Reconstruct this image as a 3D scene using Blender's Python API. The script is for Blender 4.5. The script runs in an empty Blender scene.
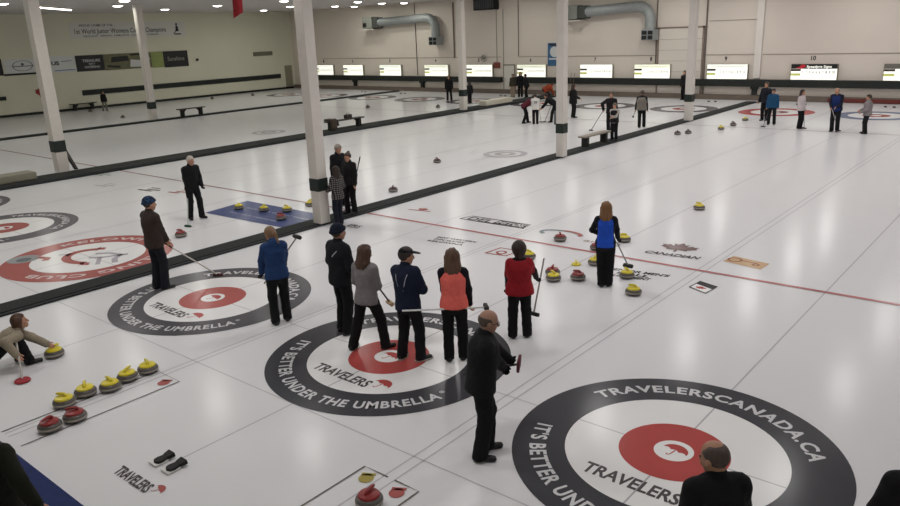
import bpy, bmesh, math, random
import numpy as np
from mathutils import Vector, Matrix
random.seed(7)
SC = bpy.context.scene
COL = SC.collection
PI = math.pi

# ------------------------------------------------------------------ materials
def lin(c):
    c = c / 255.0
    return c / 12.92 if c <= 0.04045 else ((c + 0.055) / 1.055) ** 2.4
def hexc(h):
    return tuple(lin(int(h[i:i + 2], 16)) for i in (0, 2, 4)) + (1.0,)
_M = {}
def mat(key, color, rough=0.6, metal=0.0, spec=0.5, noise=0.0, nscale=30.0, emit=0.0, bump=0.0, ior=1.5, stretch=None):
    """Procedural material: base colour broken up by object-space noise, optional bump."""
    if key in _M:
        return _M[key]
    m = bpy.data.materials.new(key)
    m.use_nodes = True
    nt = m.node_tree
    b = nt.nodes['Principled BSDF']
    c = hexc(color) if isinstance(color, str) else tuple(color) + (1.0,)
    b.inputs['Base Color'].default_value = c
    b.inputs['Roughness'].default_value = rough
    b.inputs['Metallic'].default_value = metal
    b.inputs['Specular IOR Level'].default_value = spec
    b.inputs['IOR'].default_value = ior
    if noise or bump:
        tc = nt.nodes.new('ShaderNodeTexCoord')
        nz = nt.nodes.new('ShaderNodeTexNoise')
        nz.inputs['Scale'].default_value = nscale
        nz.inputs['Detail'].default_value = 4
        if stretch:
            mp = nt.nodes.new('ShaderNodeMapping')
            mp.inputs['Scale'].default_value = stretch
            nt.links.new(tc.outputs['Object'], mp.inputs[0])
            nt.links.new(mp.outputs[0], nz.inputs['Vector'])
        else:
            nt.links.new(tc.outputs['Object'], nz.inputs['Vector'])
        if noise:
            mx = nt.nodes.new('ShaderNodeMix')
            mx.data_type = 'RGBA'
            mx.inputs[6].default_value = tuple(max(0, v * (1 - noise)) for v in c[:3]) + (1,)
            mx.inputs[7].default_value = tuple(min(1, v * (1 + noise)) for v in c[:3]) + (1,)
            nt.links.new(nz.outputs[0], mx.inputs[0])
            nt.links.new(mx.outputs[2], b.inputs['Base Color'])
        if bump:
            bp = nt.nodes.new('ShaderNodeBump')
            bp.inputs['Strength'].default_value = bump
            bp.inputs['Distance'].default_value = 0.01
            nt.links.new(nz.outputs[0], bp.inputs['Height'])
            nt.links.new(bp.outputs[0], b.inputs['Normal'])
    if emit:
        b.inputs['Emission Color'].default_value = c
        b.inputs['Emission Strength'].default_value = emit
    _M[key] = m
    return m
def fabric(h):
    return mat('fabric_' + h, h, 0.85, noise=0.28, nscale=26, bump=0.25, spec=0.25)
def plaid():
    if 'plaid' in _M: return _M['plaid']
    m = mat('plaid', '2a2a2c', 0.9)
    nt = m.node_tree; b = nt.nodes['Principled BSDF']
    tc = nt.nodes.new('ShaderNodeTexCoord')
    out = []
    for d in ('X', 'Z'):
        w = nt.nodes.new('ShaderNodeTexWave'); w.bands_direction = d
        w.inputs['Scale'].default_value = 6.0
        nt.links.new(tc.outputs['Object'], w.inputs['Vector'])
        out.append(w)
    mm = nt.nodes.new('ShaderNodeMath'); mm.operation = 'MULTIPLY'
    nt.links.new(out[0].outputs['Fac'], mm.inputs[0]); nt.links.new(out[1].outputs['Fac'], mm.inputs[1])
    mx = nt.nodes.new('ShaderNodeMix'); mx.data_type = 'RGBA'
    mx.inputs[6].default_value = hexc('17171a'); mx.inputs[7].default_value = hexc('8a8583')
    nt.links.new(mm.outputs[0], mx.inputs[0]); nt.links.new(mx.outputs[2], b.inputs['Base Color'])
    return m
def knit():
    if 'knit' in _M: return _M['knit']
    m = mat('knit', '1d3c66', 0.9)
    nt = m.node_tree; b = nt.nodes['Principled BSDF']
    tc = nt.nodes.new('ShaderNodeTexCoord')
    v = nt.nodes.new('ShaderNodeTexVoronoi'); v.inputs['Scale'].default_value = 32
    nt.links.new(tc.outputs['Object'], v.inputs['Vector'])
    r = nt.nodes.new('ShaderNodeValToRGB')
    r.color_ramp.elements[0].color = hexc('275a8c'); r.color_ramp.elements[1].color = hexc('0e1a30')
    r.color_ramp.elements[0].position = 0.15; r.color_ramp.elements[1].position = 0.55
    nt.links.new(v.outputs['Distance'], r.inputs[0]); nt.links.new(r.outputs[0], b.inputs['Base Color'])
    return m
def ice_mat(key, color, rough=0.24, noise=0.05, spec=0.12):
    rough = 0.19
    """Painted ice: the same gloss for the bare sheet and the paint below the surface."""
    if key in _M: return _M[key]
    m = mat(key, color, rough, noise=noise, nscale=1.3, ior=1.33, spec=spec)
    nt = m.node_tree; b = nt.nodes['Principled BSDF']
    tc = nt.nodes.new('ShaderNodeTexCoord')
    nz = nt.nodes.new('ShaderNodeTexNoise'); nz.inputs['Scale'].default_value = 0.8; nz.inputs['Detail'].default_value = 5
    nt.links.new(tc.outputs['Object'], nz.inputs['Vector'])
    mr = nt.nodes.new('ShaderNodeMapRange')
    mr.inputs[3].default_value = rough * 0.97; mr.inputs[4].default_value = rough * 1.03
    nt.links.new(nz.outputs[0], mr.inputs[0]); nt.links.new(mr.outputs[0], b.inputs['Roughness'])
    return m

# ------------------------------------------------------------------ object helpers
def mesh_obj(name, V, Fc, m, parent=None, smooth=False):
    me = bpy.data.meshes.new(name)
    if isinstance(V, np.ndarray): V = V.tolist()
    if isinstance(Fc, np.ndarray): Fc = Fc.tolist()
    me.from_pydata(V, [], Fc)
    me.update()
    if m is not None: me.materials.append(m)
    if smooth:
        me.shade_smooth()
    o = bpy.data.objects.new(name, me)
    COL.objects.link(o)
    if parent is not None: o.parent = parent
    return o
def tag(o, label, cat, group=None):
    o['label'] = label; o['category'] = cat
    if group: o['group'] = group
    return o
def thing(name, label, cat, loc=(0, 0, 0), rz=0.0, group=None):
    o = bpy.data.objects.new(name, None)
    o.empty_display_size = 0.1
    COL.objects.link(o)
    o.location = loc; o.rotation_euler = (0, 0, rz)
    return tag(o, label, cat, group)
def struct(name, V, Fc, m):
    o = mesh_obj(name, V, Fc, m); o['kind'] = 'structure'; return o
class MB:
    """collects shapes into one mesh"""
    def __init__(s): s.V = []; s.F = []
    def add(s, V, Fc):
        n = len(s.V); s.V += [tuple(map(float, v)) for v in V]; s.F += [tuple(i + n for i in f) for f in Fc]; return s
    def box(s, x0, x1, y0, y1, z0, z1, bev=0.0):
        if bev:
            bm = bmesh.new()
            bmesh.ops.create_cube(bm, size=1)
            for v in bm.verts:
                v.co = Vector(((x0 + x1) / 2 + v.co.x * (x1 - x0), (y0 + y1) / 2 + v.co.y * (y1 - y0), (z0 + z1) / 2 + v.co.z * (z1 - z0)))
            bmesh.ops.bevel(bm, geom=bm.edges[:], offset=bev, segments=2, affect='EDGES', profile=0.5)
            bm.verts.index_update()
            s.add([v.co for v in bm.verts], [[v.index for v in f.verts] for f in bm.faces]); bm.free(); return s
        V = [(x, y, z) for z in (z0, z1) for y in (y0, y1) for x in (x0, x1)]
        return s.add(V, [(0, 2, 3, 1), (4, 5, 7, 6), (0, 1, 5, 4), (2, 6, 7, 3), (0, 4, 6, 2), (1, 3, 7, 5)])
    def tube(s, pts, r, n=10, cap=True):
        pts = [Vector(p) for p in pts]
        rs = r if isinstance(r, (list, tuple)) else [r] * len(pts)
        V = []; Fc = []
        t0 = (pts[1] - pts[0]).normalized()
        up = Vector((0, 0, 1)) if abs(t0.z) < 0.9 else Vector((1, 0, 0))
        for i, p in enumerate(pts):
            t = (pts[min(i + 1, len(pts) - 1)] - pts[max(i - 1, 0)]).normalized()
            a = t.cross(up).normalized(); b = a.cross(t).normalized(); up = b
            for k in range(n):
                an = 2 * PI * k / n
                V.append(p + a * math.cos(an) * rs[i] + b * math.sin(an) * rs[i])
        for i in range(len(pts) - 1):
            for k in range(n):
                k2 = (k + 1) % n
                Fc.append((i * n + k, i * n + k2, (i + 1) * n + k2, (i + 1) * n + k))
        if cap:
            Fc.append(tuple(range(n))[::-1]); Fc.append(tuple((len(pts) - 1) * n + k for k in range(n)))
        return s.add(V, Fc)
    def lathe(s, prof, n=28, c=(0, 0, 0)):
        V = []; Fc = []
        for (r, z) in prof:
            for k in range(n):
                an = 2 * PI * k / n
                V.append((c[0] + r * math.cos(an), c[1] + r * math.sin(an), c[2] + z))
        for i in range(len(prof) - 1):
            for k in range(n):
                k2 = (k + 1) % n
                Fc.append((i * n + k, i * n + k2, (i + 1) * n + k2, (i + 1) * n + k))
        Fc.append(tuple(range(n))[::-1]); Fc.append(tuple((len(prof) - 1) * n + k for k in range(n)))
        return s.add(V, Fc)
    def build(s, name, m, parent=None, smooth=False):
        o = mesh_obj(name, s.V, s.F, m, parent)
        if smooth:
            me = o.data; me.shade_smooth()
            try: me.set_sharp_from_angle(angle=math.radians(38))
            except Exception: pass
        return o

# ------------------------------------------------------------------ lettering and flat shapes
_T = {}
def text_mesh(s, bold=0.0, shear=0.0, space=1.0):
    k = (s, bold, shear, space)
    if k in _T: return _T[k]
    cu = bpy.data.curves.new('lettering', 'FONT')
    cu.body = s; cu.size = 1.0; cu.offset = bold; cu.shear = shear; cu.space_character = space; cu.resolution_u = 3
    ob = bpy.data.objects.new('lettering', cu); COL.objects.link(ob)
    dg = bpy.context.evaluated_depsgraph_get()
    me = bpy.data.meshes.new_from_object(ob.evaluated_get(dg))
    V = np.array([v.co[:2] for v in me.vertices]); Fc = [tuple(p.vertices) for p in me.polygons]
    bpy.data.objects.remove(ob); bpy.data.curves.remove(cu); bpy.data.meshes.remove(me)
    V[:, 0] -= V[:, 0].min()
    _T[k] = (V, Fc); return _T[k]
def flat_text(s, w, h, bold=0.0, shear=0.0, space=1.0, capital=0.73):
    V, Fc = text_mesh(s, bold, shear, space)
    V = V.copy(); V[:, 0] *= w / V[:, 0].max(); V[:, 1] *= h / capital
    return V, Fc
def on_plane(V2, o, u, v):
    """2-d shape -> world plane with origin o and axes u, v"""
    o = np.array(o, float); u = np.array(u, float); v = np.array(v, float)
    return o + V2[:, :1] * u + V2[:, 1:2] * v
def ring_poly(r0, r1, n=96, a0=0.0, a1=2 * PI):
    full = abs(a1 - a0 - 2 * PI) < 1e-6
    V = []; Fc = []
    m = n if full else n + 1
    for k in range(m):
        a = a0 + (a1 - a0) * k / n
        V += [(r0 * math.cos(a), r0 * math.sin(a)), (r1 * math.cos(a), r1 * math.sin(a))]
    for k in range(n):
        i = 2 * k; j = 2 * ((k + 1) % m)
        Fc.append((i, i + 1, j + 1, j))
    return np.array(V), Fc
def disc_poly(r, n=64):
    V = np.array([(r * math.cos(2 * PI * k / n), r * math.sin(2 * PI * k / n)) for k in range(n)])
    return V, [tuple(range(n))]
def stroke(pts, w):
    """a flat stroke of width w along 2-d points"""
    P = np.array(pts, float); V = []; Fc = []
    for i in range(len(P)):
        t = P[min(i + 1, len(P) - 1)] - P[max(i - 1, 0)]; t /= np.hypot(*t)
        nrm = np.array((-t[1], t[0])) * w / 2
        V += [P[i] - nrm, P[i] + nrm]
    for i in range(len(P) - 1):
        Fc.append((2 * i, 2 * i + 2, 2 * i + 3, 2 * i + 1))
    return np.array(V), Fc
def merge2(*shapes):
    V = []; Fc = []; n = 0
    for (v, f) in shapes:
        V.append(np.asarray(v, float)); Fc += [tuple(i + n for i in q) for q in f]; n += len(v)
    return np.concatenate(V), Fc
def shift(sh, dx, dy, rot=0.0, s=1.0):
    v, f = sh; v = np.asarray(v, float) * s
    c, q = math.cos(rot), math.sin(rot)
    return np.stack([v[:, 0] * c - v[:, 1] * q + dx, v[:, 0] * q + v[:, 1] * c + dy], 1), f
LEAF = [(0, 1), (.2, .62), (.42, .74), (.34, .3), (.62, .56), (.7, .4), (1, .44), (.88, .18), (1, .06), (.52, -.3), (.58, -.46), (.06, -.38), (.08, -.8),
        (-.08, -.8), (-.06, -.38), (-.58, -.46), (-.52, -.3), (-1, .06), (-.88, .18), (-1, .44), (-.7, .4), (-.62, .56), (-.34, .3), (-.42, .74), (-.2, .62)]
def leaf_poly(s):
    return np.array(LEAF) * s, [tuple(range(len(LEAF)))]
def umbrella_poly(s, handle=True):
    can = [(s * math.cos(a), s * 0.95 * math.sin(a)) for a in np.linspace(0, PI, 15)]
    base = []
    for q in range(3):
        x0 = -s + q * 2 * s / 3
        base += [(x0 + (2 * s / 3) * t, s * 0.16 * math.sin(PI * t)) for t in (0, .25, .5, .75)]
    V = np.array(can + base[1:]); sh = [(V, [tuple(range(len(V)))])]
    if handle:
        sh.append(stroke([(0, s * .1), (0, -s * .62), (-s * .06, -s * .76), (-s * .18, -s * .78), (-s * .26, -s * .66)], s * .11))
    return merge2(*sh)
def arc_text(s, a0, a1, rin, h, top=True, bold=0.0):
    """lettering bent round a ring; a0 -> a1 in degrees"""
    V, Fc = flat_text(s, 1.0, h, bold, space=1.12)
    a = math.radians(a0) + V[:, 0] * math.radians(a1 - a0)
    r = rin + V[:, 1] if top else rin + h - V[:, 1]
    return np.stack([r * np.cos(a), r * np.sin(a)], 1), Fc

# ------------------------------------------------------------------ the hall
XL, XR, YN, YB, ZC = -54.6, 15.0, -9.6, 39.2, 6.85
M_ICE = ice_mat('ice', (0.74, 0.74, 0.758), 0.24, 0.015, .12)
M_WALL = mat('painted_wall', (0.70, 0.685, 0.56), 0.75, noise=0.05, nscale=0.6, bump=0.05)
M_WALLB = mat('painted_panel_wall', (0.74, 0.67, 0.60), 0.7, noise=0.05, nscale=0.5, bump=0.05)
M_CEIL = mat('ceiling_paint', (0.56, 0.53, 0.52), 0.85, noise=0.05, nscale=0.8)
M_BLACK = mat('black_rubber', '141716', 0.7, noise=0.3, nscale=20)
M_GREEN = mat('dark_green_board', '121a17', 0.6, noise=0.3, nscale=8)
M_WHITE = mat('white_paint', (0.66, 0.62, 0.575), 0.55, noise=0.06, nscale=6)
M_STEEL = mat('galvanised', (0.33, 0.355, 0.36), 0.6, metal=0.35, noise=0.15, nscale=5)
def quad(o, a, b):
    o, a, b = map(np.array, (o, a, b)); return [o, o + a, o + a + b, o + b], [(0, 1, 2, 3)]
LX, LY = XR - XL, YB - YN
floor = struct('floor', *quad((XL, YN, 0.), (LX, 0, 0), (0, LY, 0)), M_ICE)
struct('ceiling', *quad((XL, YN, ZC), (0, LY, 0), (LX, 0, 0)), M_CEIL)
def slab(name, b, m):
    o = MB().box(*b).build(name, m); o['kind'] = 'structure'; return o
wall_left = slab('wall_left', (XL - .2, XL, YN, YB, -.1, ZC), M_WALL)
wall_back = slab('wall_back', (XL, XR, YB, YB + .2, -.1, ZC), M_WALLB)
slab('wall_right', (XR, XR + .2, YN, YB, -.1, ZC), M_WALL)
slab('wall_near', (XL, XR, YN - .2, YN, -.1, ZC), M_WALL)
slab('baseboard_left', (XL, XL + .06, YN, YB - .3, 0.002, .17), M_GREEN)
slab('baseboard_back', (XL + .06, XR, YB - .28, YB, 0.002, .30), mat('worn_plinth', '6d6259', 0.8, noise=0.25, nscale=2))
slab('trim_1', (-8.0, 6.0, YB - .32, YB - .28, 0.03, .24), mat('red_plinth_board', '6b2f2a', 0.8, noise=0.3, nscale=2))

# markings painted in the ice: children of the floor
def decal(name, shape, o, u, v, m, z, parent=floor, label=None):
    V, Fc = shape
    P = on_plane(np.asarray(V, float), (o[0], o[1], z), (u[0], u[1], 0), (v[0], v[1], 0))
    ob = mesh_obj(name, P, Fc, m, parent)
    if label: ob['label'] = label
    return ob
EX, EY = (1, 0), (0, 1)
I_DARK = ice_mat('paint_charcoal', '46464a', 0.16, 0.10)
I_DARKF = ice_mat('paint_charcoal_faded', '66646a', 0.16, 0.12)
I_WHITE = ice_mat('paint_white', (0.86, 0.86, 0.86), 0.14, 0.02)
I_RED = ice_mat('paint_red', 'b5524f', 0.15, 0.10)
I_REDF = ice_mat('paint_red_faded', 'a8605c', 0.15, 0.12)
I_LETTER = ice_mat('paint_letter_white', 'd2d2d4', 0.15, 0.05)
I_GREYTXT = ice_mat('paint_letter_grey', '5b5557', 0.15, 0.10)
I_LINE = ice_mat('paint_line_grey', 'bbb9be', 0.14, 0.08)
I_BLUE = ice_mat('paint_navy', '4c5680', 0.15, 0.12)
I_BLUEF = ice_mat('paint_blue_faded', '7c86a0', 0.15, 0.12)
I_TAN = ice_mat('paint_tan', 'c6a47c', 0.15, 0.10)
I_YEL = ice_mat('paint_olive', 'a89a58', 0.15, 0.10)
I_GRN = ice_mat('paint_green', '9fb0a2', 0.15, 0.10)
SHEETS = {'A': 0.0, 'B': -4.48, 'C': -9.09, 'D': -14.03, 'E': -18.9, 'F': -23.6, 'G': -28.9, 'H': -33.7, 'I': -38.5, 'J': -43.9, 'K': -48.5}
YF = 33.4
def rings(x, y, outer, inner, label, parent=floor):
    r = decal('target_rings', ring_poly(1.22, 1.83), (x, y), EX, EY, outer, .0030, label=label)
    decal('white_ring', ring_poly(.61, 1.22), (x, y), EX, EY, I_WHITE, .0020, r)
    decal('inner_ring', ring_poly(.22, .61, 72), (x, y), EX, EY, inner, .0030, r)
    decal('button', disc_poly(.22, 48), (x, y), EX, EY, I_WHITE, .0034, r)
    return r
for k, lab, od, idd in (('A', 'charcoal and red target rings nearest the camera', I_DARK, I_RED), ('B', 'charcoal and red target rings under the row of standing curlers', I_DARK, I_RED),
               ('C', 'charcoal and red target rings beside the blue hooded curler', ice_mat('paint_charcoal2', '58575b', .16, .1), ice_mat('paint_red4', 'b3605b', .15, .1)),
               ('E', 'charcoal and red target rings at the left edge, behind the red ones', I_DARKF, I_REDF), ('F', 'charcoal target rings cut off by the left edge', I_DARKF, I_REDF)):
    x = SHEETS[k]
    r = rings(x, 0, od, idd, lab)
    decal('lettering', arc_text('TRAVELERSCANADA.CA', 153, 27, 1.43, .19, True, .03), (x, 0), EX, EY, I_LETTER, .0040, r)
    decal('lettering', merge2(arc_text("IT'S BETTER UNDER THE UMBRELLA", -167, -20, 1.43, .19, False, .03), arc_text('\u00ae', -18.5, -15.5, 1.43, .07, False, .01)), (x, 0), EX, EY, I_LETTER, .0040, r)
    decal('lettering', flat_text('TRAVELERS', 1.10, .205, .028), (x - .66, -.945), EX, EY, I_GREYTXT, .0040, r)
    decal('umbrella_mark', shift(umbrella_poly(.155), .575, -.745, -.2), (x, 0), EX, EY, I_RED, .0040, r)
    decal('umbrella_mark', shift(umbrella_poly(.15), .01, .0, -.2), (x, 0), EX, EY, I_RED, .0040, r)
# the club's own red target
x = SHEETS['D']
r = decal('target_rings', ring_poly(1.22, 1.83), (x, 0), EX, EY, I_REDF, .0030, label='red target rings with club lettering at the left')
decal('white_ring', disc_poly(1.22), (x, 0), EX, EY, I_WHITE, .0020, r)
decal('lettering', arc_text('KELOWNA CURLING CLUB', 178, -78, 1.42, .21, True, .03), (x, 0), EX, EY, ice_mat('paint_pink_white', 'd8c4c2', .15, .05), .0040, r)
I_SWG = ice_mat('paint_swoosh_grey', 'b4b0b8', .15, .1)
decal('swoosh', merge2(stroke([(.0 + .62 * math.cos(a) * 1.0, .05 + .5 * math.sin(a)) for a in np.linspace(PI * .72, PI * 1.75, 24)], .2), shift(leaf_poly(.16), .50, -.36), shift(leaf_poly(.15), -.42, .48)), (x, 0), EX, EY, I_REDF, .0040, r)
decal('swoosh', merge2(stroke([(-.1, .2), (.15, .42), (.5, .5), (.7, .25), (1.0, .1)], .13), stroke([(.1, -.05), (.35, .15), (.6, .62)], .12), stroke([(.3, .1), (.65, -.1), (.8, -.2)], .10),
       stroke([(-.75, -.35), (-.6, -.15), (-.5, -.3)], .1)), (x, 0), EX, EY, I_SWG, .0040, r)
decal('stone_mark', shift(disc_poly(.34, 40), -1.12, -.98), (x, 0), EX, EY, ice_mat('paint_stone_grey', '9a9c9e', .15, .1), .0045, r)
decal('stone_mark', shift(disc_poly(.16, 40), -1.06, -1.0), (x, 0), EX, EY, ice_mat('paint_stone_dark', '6c7378', .15, .1), .0055, r)
decal('stone_mark', stroke([(-.98, -.72), (-.7, -.62), (-.55, -.75)], .16), (x, 0), EX, EY, I_REDF, .0060, r)
# the far ends
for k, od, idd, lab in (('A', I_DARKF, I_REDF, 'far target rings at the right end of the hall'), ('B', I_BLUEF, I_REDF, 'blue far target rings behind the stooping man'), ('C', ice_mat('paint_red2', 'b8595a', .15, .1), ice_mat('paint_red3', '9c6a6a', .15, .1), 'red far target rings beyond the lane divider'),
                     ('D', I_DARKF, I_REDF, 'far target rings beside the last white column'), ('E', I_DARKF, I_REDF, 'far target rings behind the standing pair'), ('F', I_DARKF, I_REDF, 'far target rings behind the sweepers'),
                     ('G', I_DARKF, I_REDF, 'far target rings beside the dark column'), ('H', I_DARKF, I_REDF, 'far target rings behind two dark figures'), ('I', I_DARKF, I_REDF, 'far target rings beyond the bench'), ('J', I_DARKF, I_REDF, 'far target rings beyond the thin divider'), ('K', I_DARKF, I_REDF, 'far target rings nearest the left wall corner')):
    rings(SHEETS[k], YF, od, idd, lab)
def line(name, x0, y0, x1, y1, w, m=I_LINE, z=.0025, label=None):
    return decal(name, stroke([(x0, y0), (x1, y1)], w), (0, 0), EX, EY, m, z, label=label)
for k in 'ABCDE':
    line('centre_line', SHEETS[k], -3.66, SHEETS[k], 37, .022)
groups = [(-11.45, 6.0), (-24.9, -12.2), (-40.3, -26.3)]
for (a, b) in groups:
    for yy in (0.0, -1.83, YF):
        line('tee_line', a, yy, b, yy, .016)
    m = ice_mat('paint_hog_red', 'b97a7b', .15, .35)
    if a < -20: m = ice_mat('paint_hog_worn', 'a98f8e', .15, .3)
    line('hog_line', a, 6.39, b, 6.39, .10, m, .0070, label='red line across the ice')
    line('hog_line', a, 27.0, b, 27.0, .10, ice_mat('paint_hog_pale', 'b9a9ab', .15, .2), .0070, label='pale far line across the ice')
for xx in (-2.24, -6.79, -16.4, -21.3, 2.3):
    for d in ((-.075, .075) if xx == -2.24 else (-.06, .06)):
        line('side_line', xx + d, -4.5, xx + d, 37.0, .020)
for (pts) in ([(-6.93, -4.5), (-6.93, -2.36), (-6.35, -2.36), (-6.35, -4.5)], [(-2.62, -4.5), (-2.62, -2.31), (-2.26, -2.31)], [(-2.16, -2.31), (-1.81, -2.31), (-1.81, -4.5)]):
    decal('stone_box_line', stroke(pts, .022), (0, 0), EX, EY, ice_mat('paint_box_brown', '6f6a63', .15, .1), .0065)
def little_stone(cx, cy, m):
    decal('stone_mark', merge2(shift(ring_poly(0, .085, 24), cx, cy), stroke([(cx - .10, cy + .03), (cx + .04, cy + .11)], .05)), (0, 0), EX, EY, m, .0065)
little_stone(-2.44, -2.47, I_YEL); little_stone(-1.98, -2.47, I_REDF); little_stone(-6.50, -2.52, I_REDF)
# the advertisements in the ice
decal('advertisement', flat_text('TRAVELERS', .68, .15, .03), (-4.86, -4.10), (1, .01), (-.25, 1), I_GREYTXT, .0060, label='grey lettering beside the hack')
decal('advertisement', shift(umbrella_poly(.085), -4.12, -3.97, -.35), (0, 0), EX, EY, I_REDF, .0060, label='red umbrella mark beside the hack')
decal('advertisement', flat_text('CANADIAN', 1.12, .20, .03), (-3.70, 6.92), (1, .12), (.1, 1), I_GREYTXT, .0075, label='grey lettering under a leaf mark')
decal('advertisement', shift(leaf_poly(.40), -3.22, 7.62, .1), (0, 0), EX, EY, ice_mat('paint_leaf_brown', '7a6462', .15, .1), .0075, label='brown leaf mark')
decal('advertisement', (np.array([(-2.12, 7.22), (-1.33, 7.06), (-1.30, 7.52), (-2.06, 7.66)]), [(0, 1, 2, 3)]), (0, 0), EX, EY, I_TAN, .0060, label='tan advertisement panel')
decal('advertisement', merge2(shift(ring_poly(.10, .15, 24), -1.95, 7.42), shift(ring_poly(.03, .08, 24), -1.5, 7.3), stroke([(-1.85, 7.44), (-1.5, 7.4)], .05)), (0, 0), EX, EY, ice_mat('paint_tan_dark', '9a6a50', .15, .1), .0070)
sq = np.array([(-2.06, 5.36), (-1.67, 5.18), (-1.63, 5.66), (-2.02, 5.80)])
decal('advertisement', (sq, [(0, 1, 2, 3)]), (0, 0), EX, EY, ice_mat('paint_black', '3c3a3c', .15, .1), .0065, label='black and white square mark with red leaf')
decal('advertisement', (np.array([(-2.03, 5.38), (-1.69, 5.22), (-1.665, 5.46), (-2.01, 5.60)]), [(0, 1, 2, 3)]), (0, 0), EX, EY, I_WHITE, .0075)
decal('advertisement', shift(leaf_poly(.10), -1.86, 5.42), (0, 0), EX, EY, I_RED, .0085)
def words(lines, o, u, v, m, label):
    sh = merge2(*[shift(flat_text(s, w, h, .03), dx, dy) for (s, w, h, dx, dy) in lines])
    decal('advertisement', sh, o, u, v, m, .0060, label=label)
words([("SENIOR MEN'S", 1.16, .14, 0, .30), ('HALL', .62, .14, .24, .12), ('TOURNAMENT', .90, .14, .05, -.06)], (-3.76, 5.20), (1, .16), (.0, 1), ice_mat('paint_black', '3c3a3c'), 'three lines of black lettering beside the yellow stones')
decal('advertisement', merge2(stroke([(-8.92, 7.22), (-8.82, 7.60), (-7.02, 7.62), (-6.95, 7.24), (-8.92, 7.22)], .05), shift(flat_text('DEL', .75, .26, .02), -8.75, 7.28)), (0, 0), EX, EY, I_GREYTXT, .0060, label='framed black and white advertisement past the red line')
decal('advertisement', (np.array([(-7.95, 7.25), (-6.98, 7.26), (-7.05, 7.60), (-7.88, 7.60)]), [(0, 1, 2, 3)]), (0, 0), EX, EY, ice_mat('paint_black', '3c3a3c'), .0070)
decal('advertisement', shift(flat_text('MITOS', .8, .2, .02), -7.86, 7.33), (0, 0), EX, EY, I_LETTER, .0080)
words([('BEST WESTERN', 1.05, .10, 0, .34), ('INN SUITES', .8, .10, .05, .17), ('KELOWNA', .95, .10, 0, 0)], (-8.25, 5.16), (1, .12), (0, 1), I_GREYTXT, 'three lines of grey lettering before the red line')
decal('advertisement', merge2(shift(leaf_poly(.17), -10.45, 7.5), stroke([(-10.8, 7.3), (-10.1, 7.42)], .05)), (0, 0), EX, EY, I_REDF, .0060, label='small red leaf mark by the divider')
decal('advertisement', merge2(shift(flat_text('ERS', .42, .18, .02), -10.95, 5.16), stroke([(-11.0, 5.1), (-10.5, 5.1)], .03)), (0, 0), EX, EY, I_GREYTXT, .0060, label='small grey lettering by the divider')
decal('advertisement', merge2(stroke([(-6.5, 5.1), (-6.0, 5.16), (-5.98, 5.62), (-6.46, 5.6), (-6.5, 5.1)], .05), shift(flat_text('Q', .25, .25, .03), -6.36, 5.2)), (0, 0), EX, EY, I_REDF, .0060, label='small framed mark by the red line')
decal('advertisement', merge2(stroke([(-5.95 + .52 * math.cos(a), 7.30 + .26 * math.sin(a)) for a in np.linspace(.2, PI * 1.25, 18)], .10)), (0, 0), EX, EY, ice_mat('paint_teal_grey', '77868a', .15, .1), .0060, label='curved swoosh mark behind a stone')
decal('advertisement', merge2(stroke([(-5.9 + .42 * math.cos(a), 7.36 + .22 * math.sin(a)) for a in np.linspace(-.2, PI * .6, 12)], .10)), (0, 0), EX, EY, I_REDF, .0070)
decal('advertisement', shift(flat_text('amtel', .85, .20, .02), -5.22, 7.12), (0, 0), (1, .02), EY, ice_mat('paint_brown_grey', 'a59a92', .15, .1), .0060, label='pale lettering behind the blue backed curler')
# the navy advertisement on the next sheet
nv = np.array([(-15.55, 4.02), (-12.2, 4.12), (-12.25, 5.62), (-15.8, 5.62)])
decal('advertisement', (nv, [(0, 1, 2, 3)]), (0, 0), EX, EY, I_BLUE, .0060, label='navy advertisement panel under the waiting stones')
I_PALE = ice_mat('paint_pale_blue', '8f96b0', .15, .1)
decal('advertisement', merge2(shift(flat_text('tourism rewards', 2.1, .13, .02), -15.0, 4.42), shift(flat_text('kelowna capital news', 2.7, .13, .02), -15.0, 5.0)), (0, 0), EX, EY, I_PALE, .0070)
for (a, b, m, lb) in (((-24.9, 5.6), .7, I_GRN, 'green mark past the low box'), ((-20.2, 5.0), .45, I_GREYTXT, 'grey mark on a distant sheet'), ((-22.4, 4.6), .4, I_LINE, 'pale mark on a distant sheet'), ((-19.0, 5.3), .3, I_REDF, 'reddish mark on a distant sheet')):
    decal('advertisement', merge2(stroke([(a[0] - b, a[1] - .2), (a[0] + b * .6, a[1] - .12)], .10), stroke([(a[0] - b * .5, a[1]), (a[0] + b, a[1] + .06)], .09), stroke([(a[0] - b * .7, a[1] + .2), (a[0] + b * .4, a[1] + .24)], .06)), (0, 0), EX, EY, m, .0060, label=lb)
for (cx, cy) in ((-13.9, 16.2), (-28.9, 16.4)):
    decal('centre_badge', ring_poly(.62, .86, 48), (cx, cy), EX, EY, I_LINE, .0080, label='pale round mark in the middle of a sheet')
    decal('centre_badge', ring_poly(.2, .42, 40), (cx, cy), EX, EY, ice_mat('paint_badge', 'b9b6b4', .15, .08), .0080)

# the walkway behind the hacks
tag(MB().box(XL + .3, -4.0, -7.4, -4.62, .004, .03).build('blue_carpet', mat('blue_carpet', '1b2a5c', 0.95, noise=0.25, nscale=14, bump=.3)), 'blue carpet strip behind the sheets at lower left', 'carpet')

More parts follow.
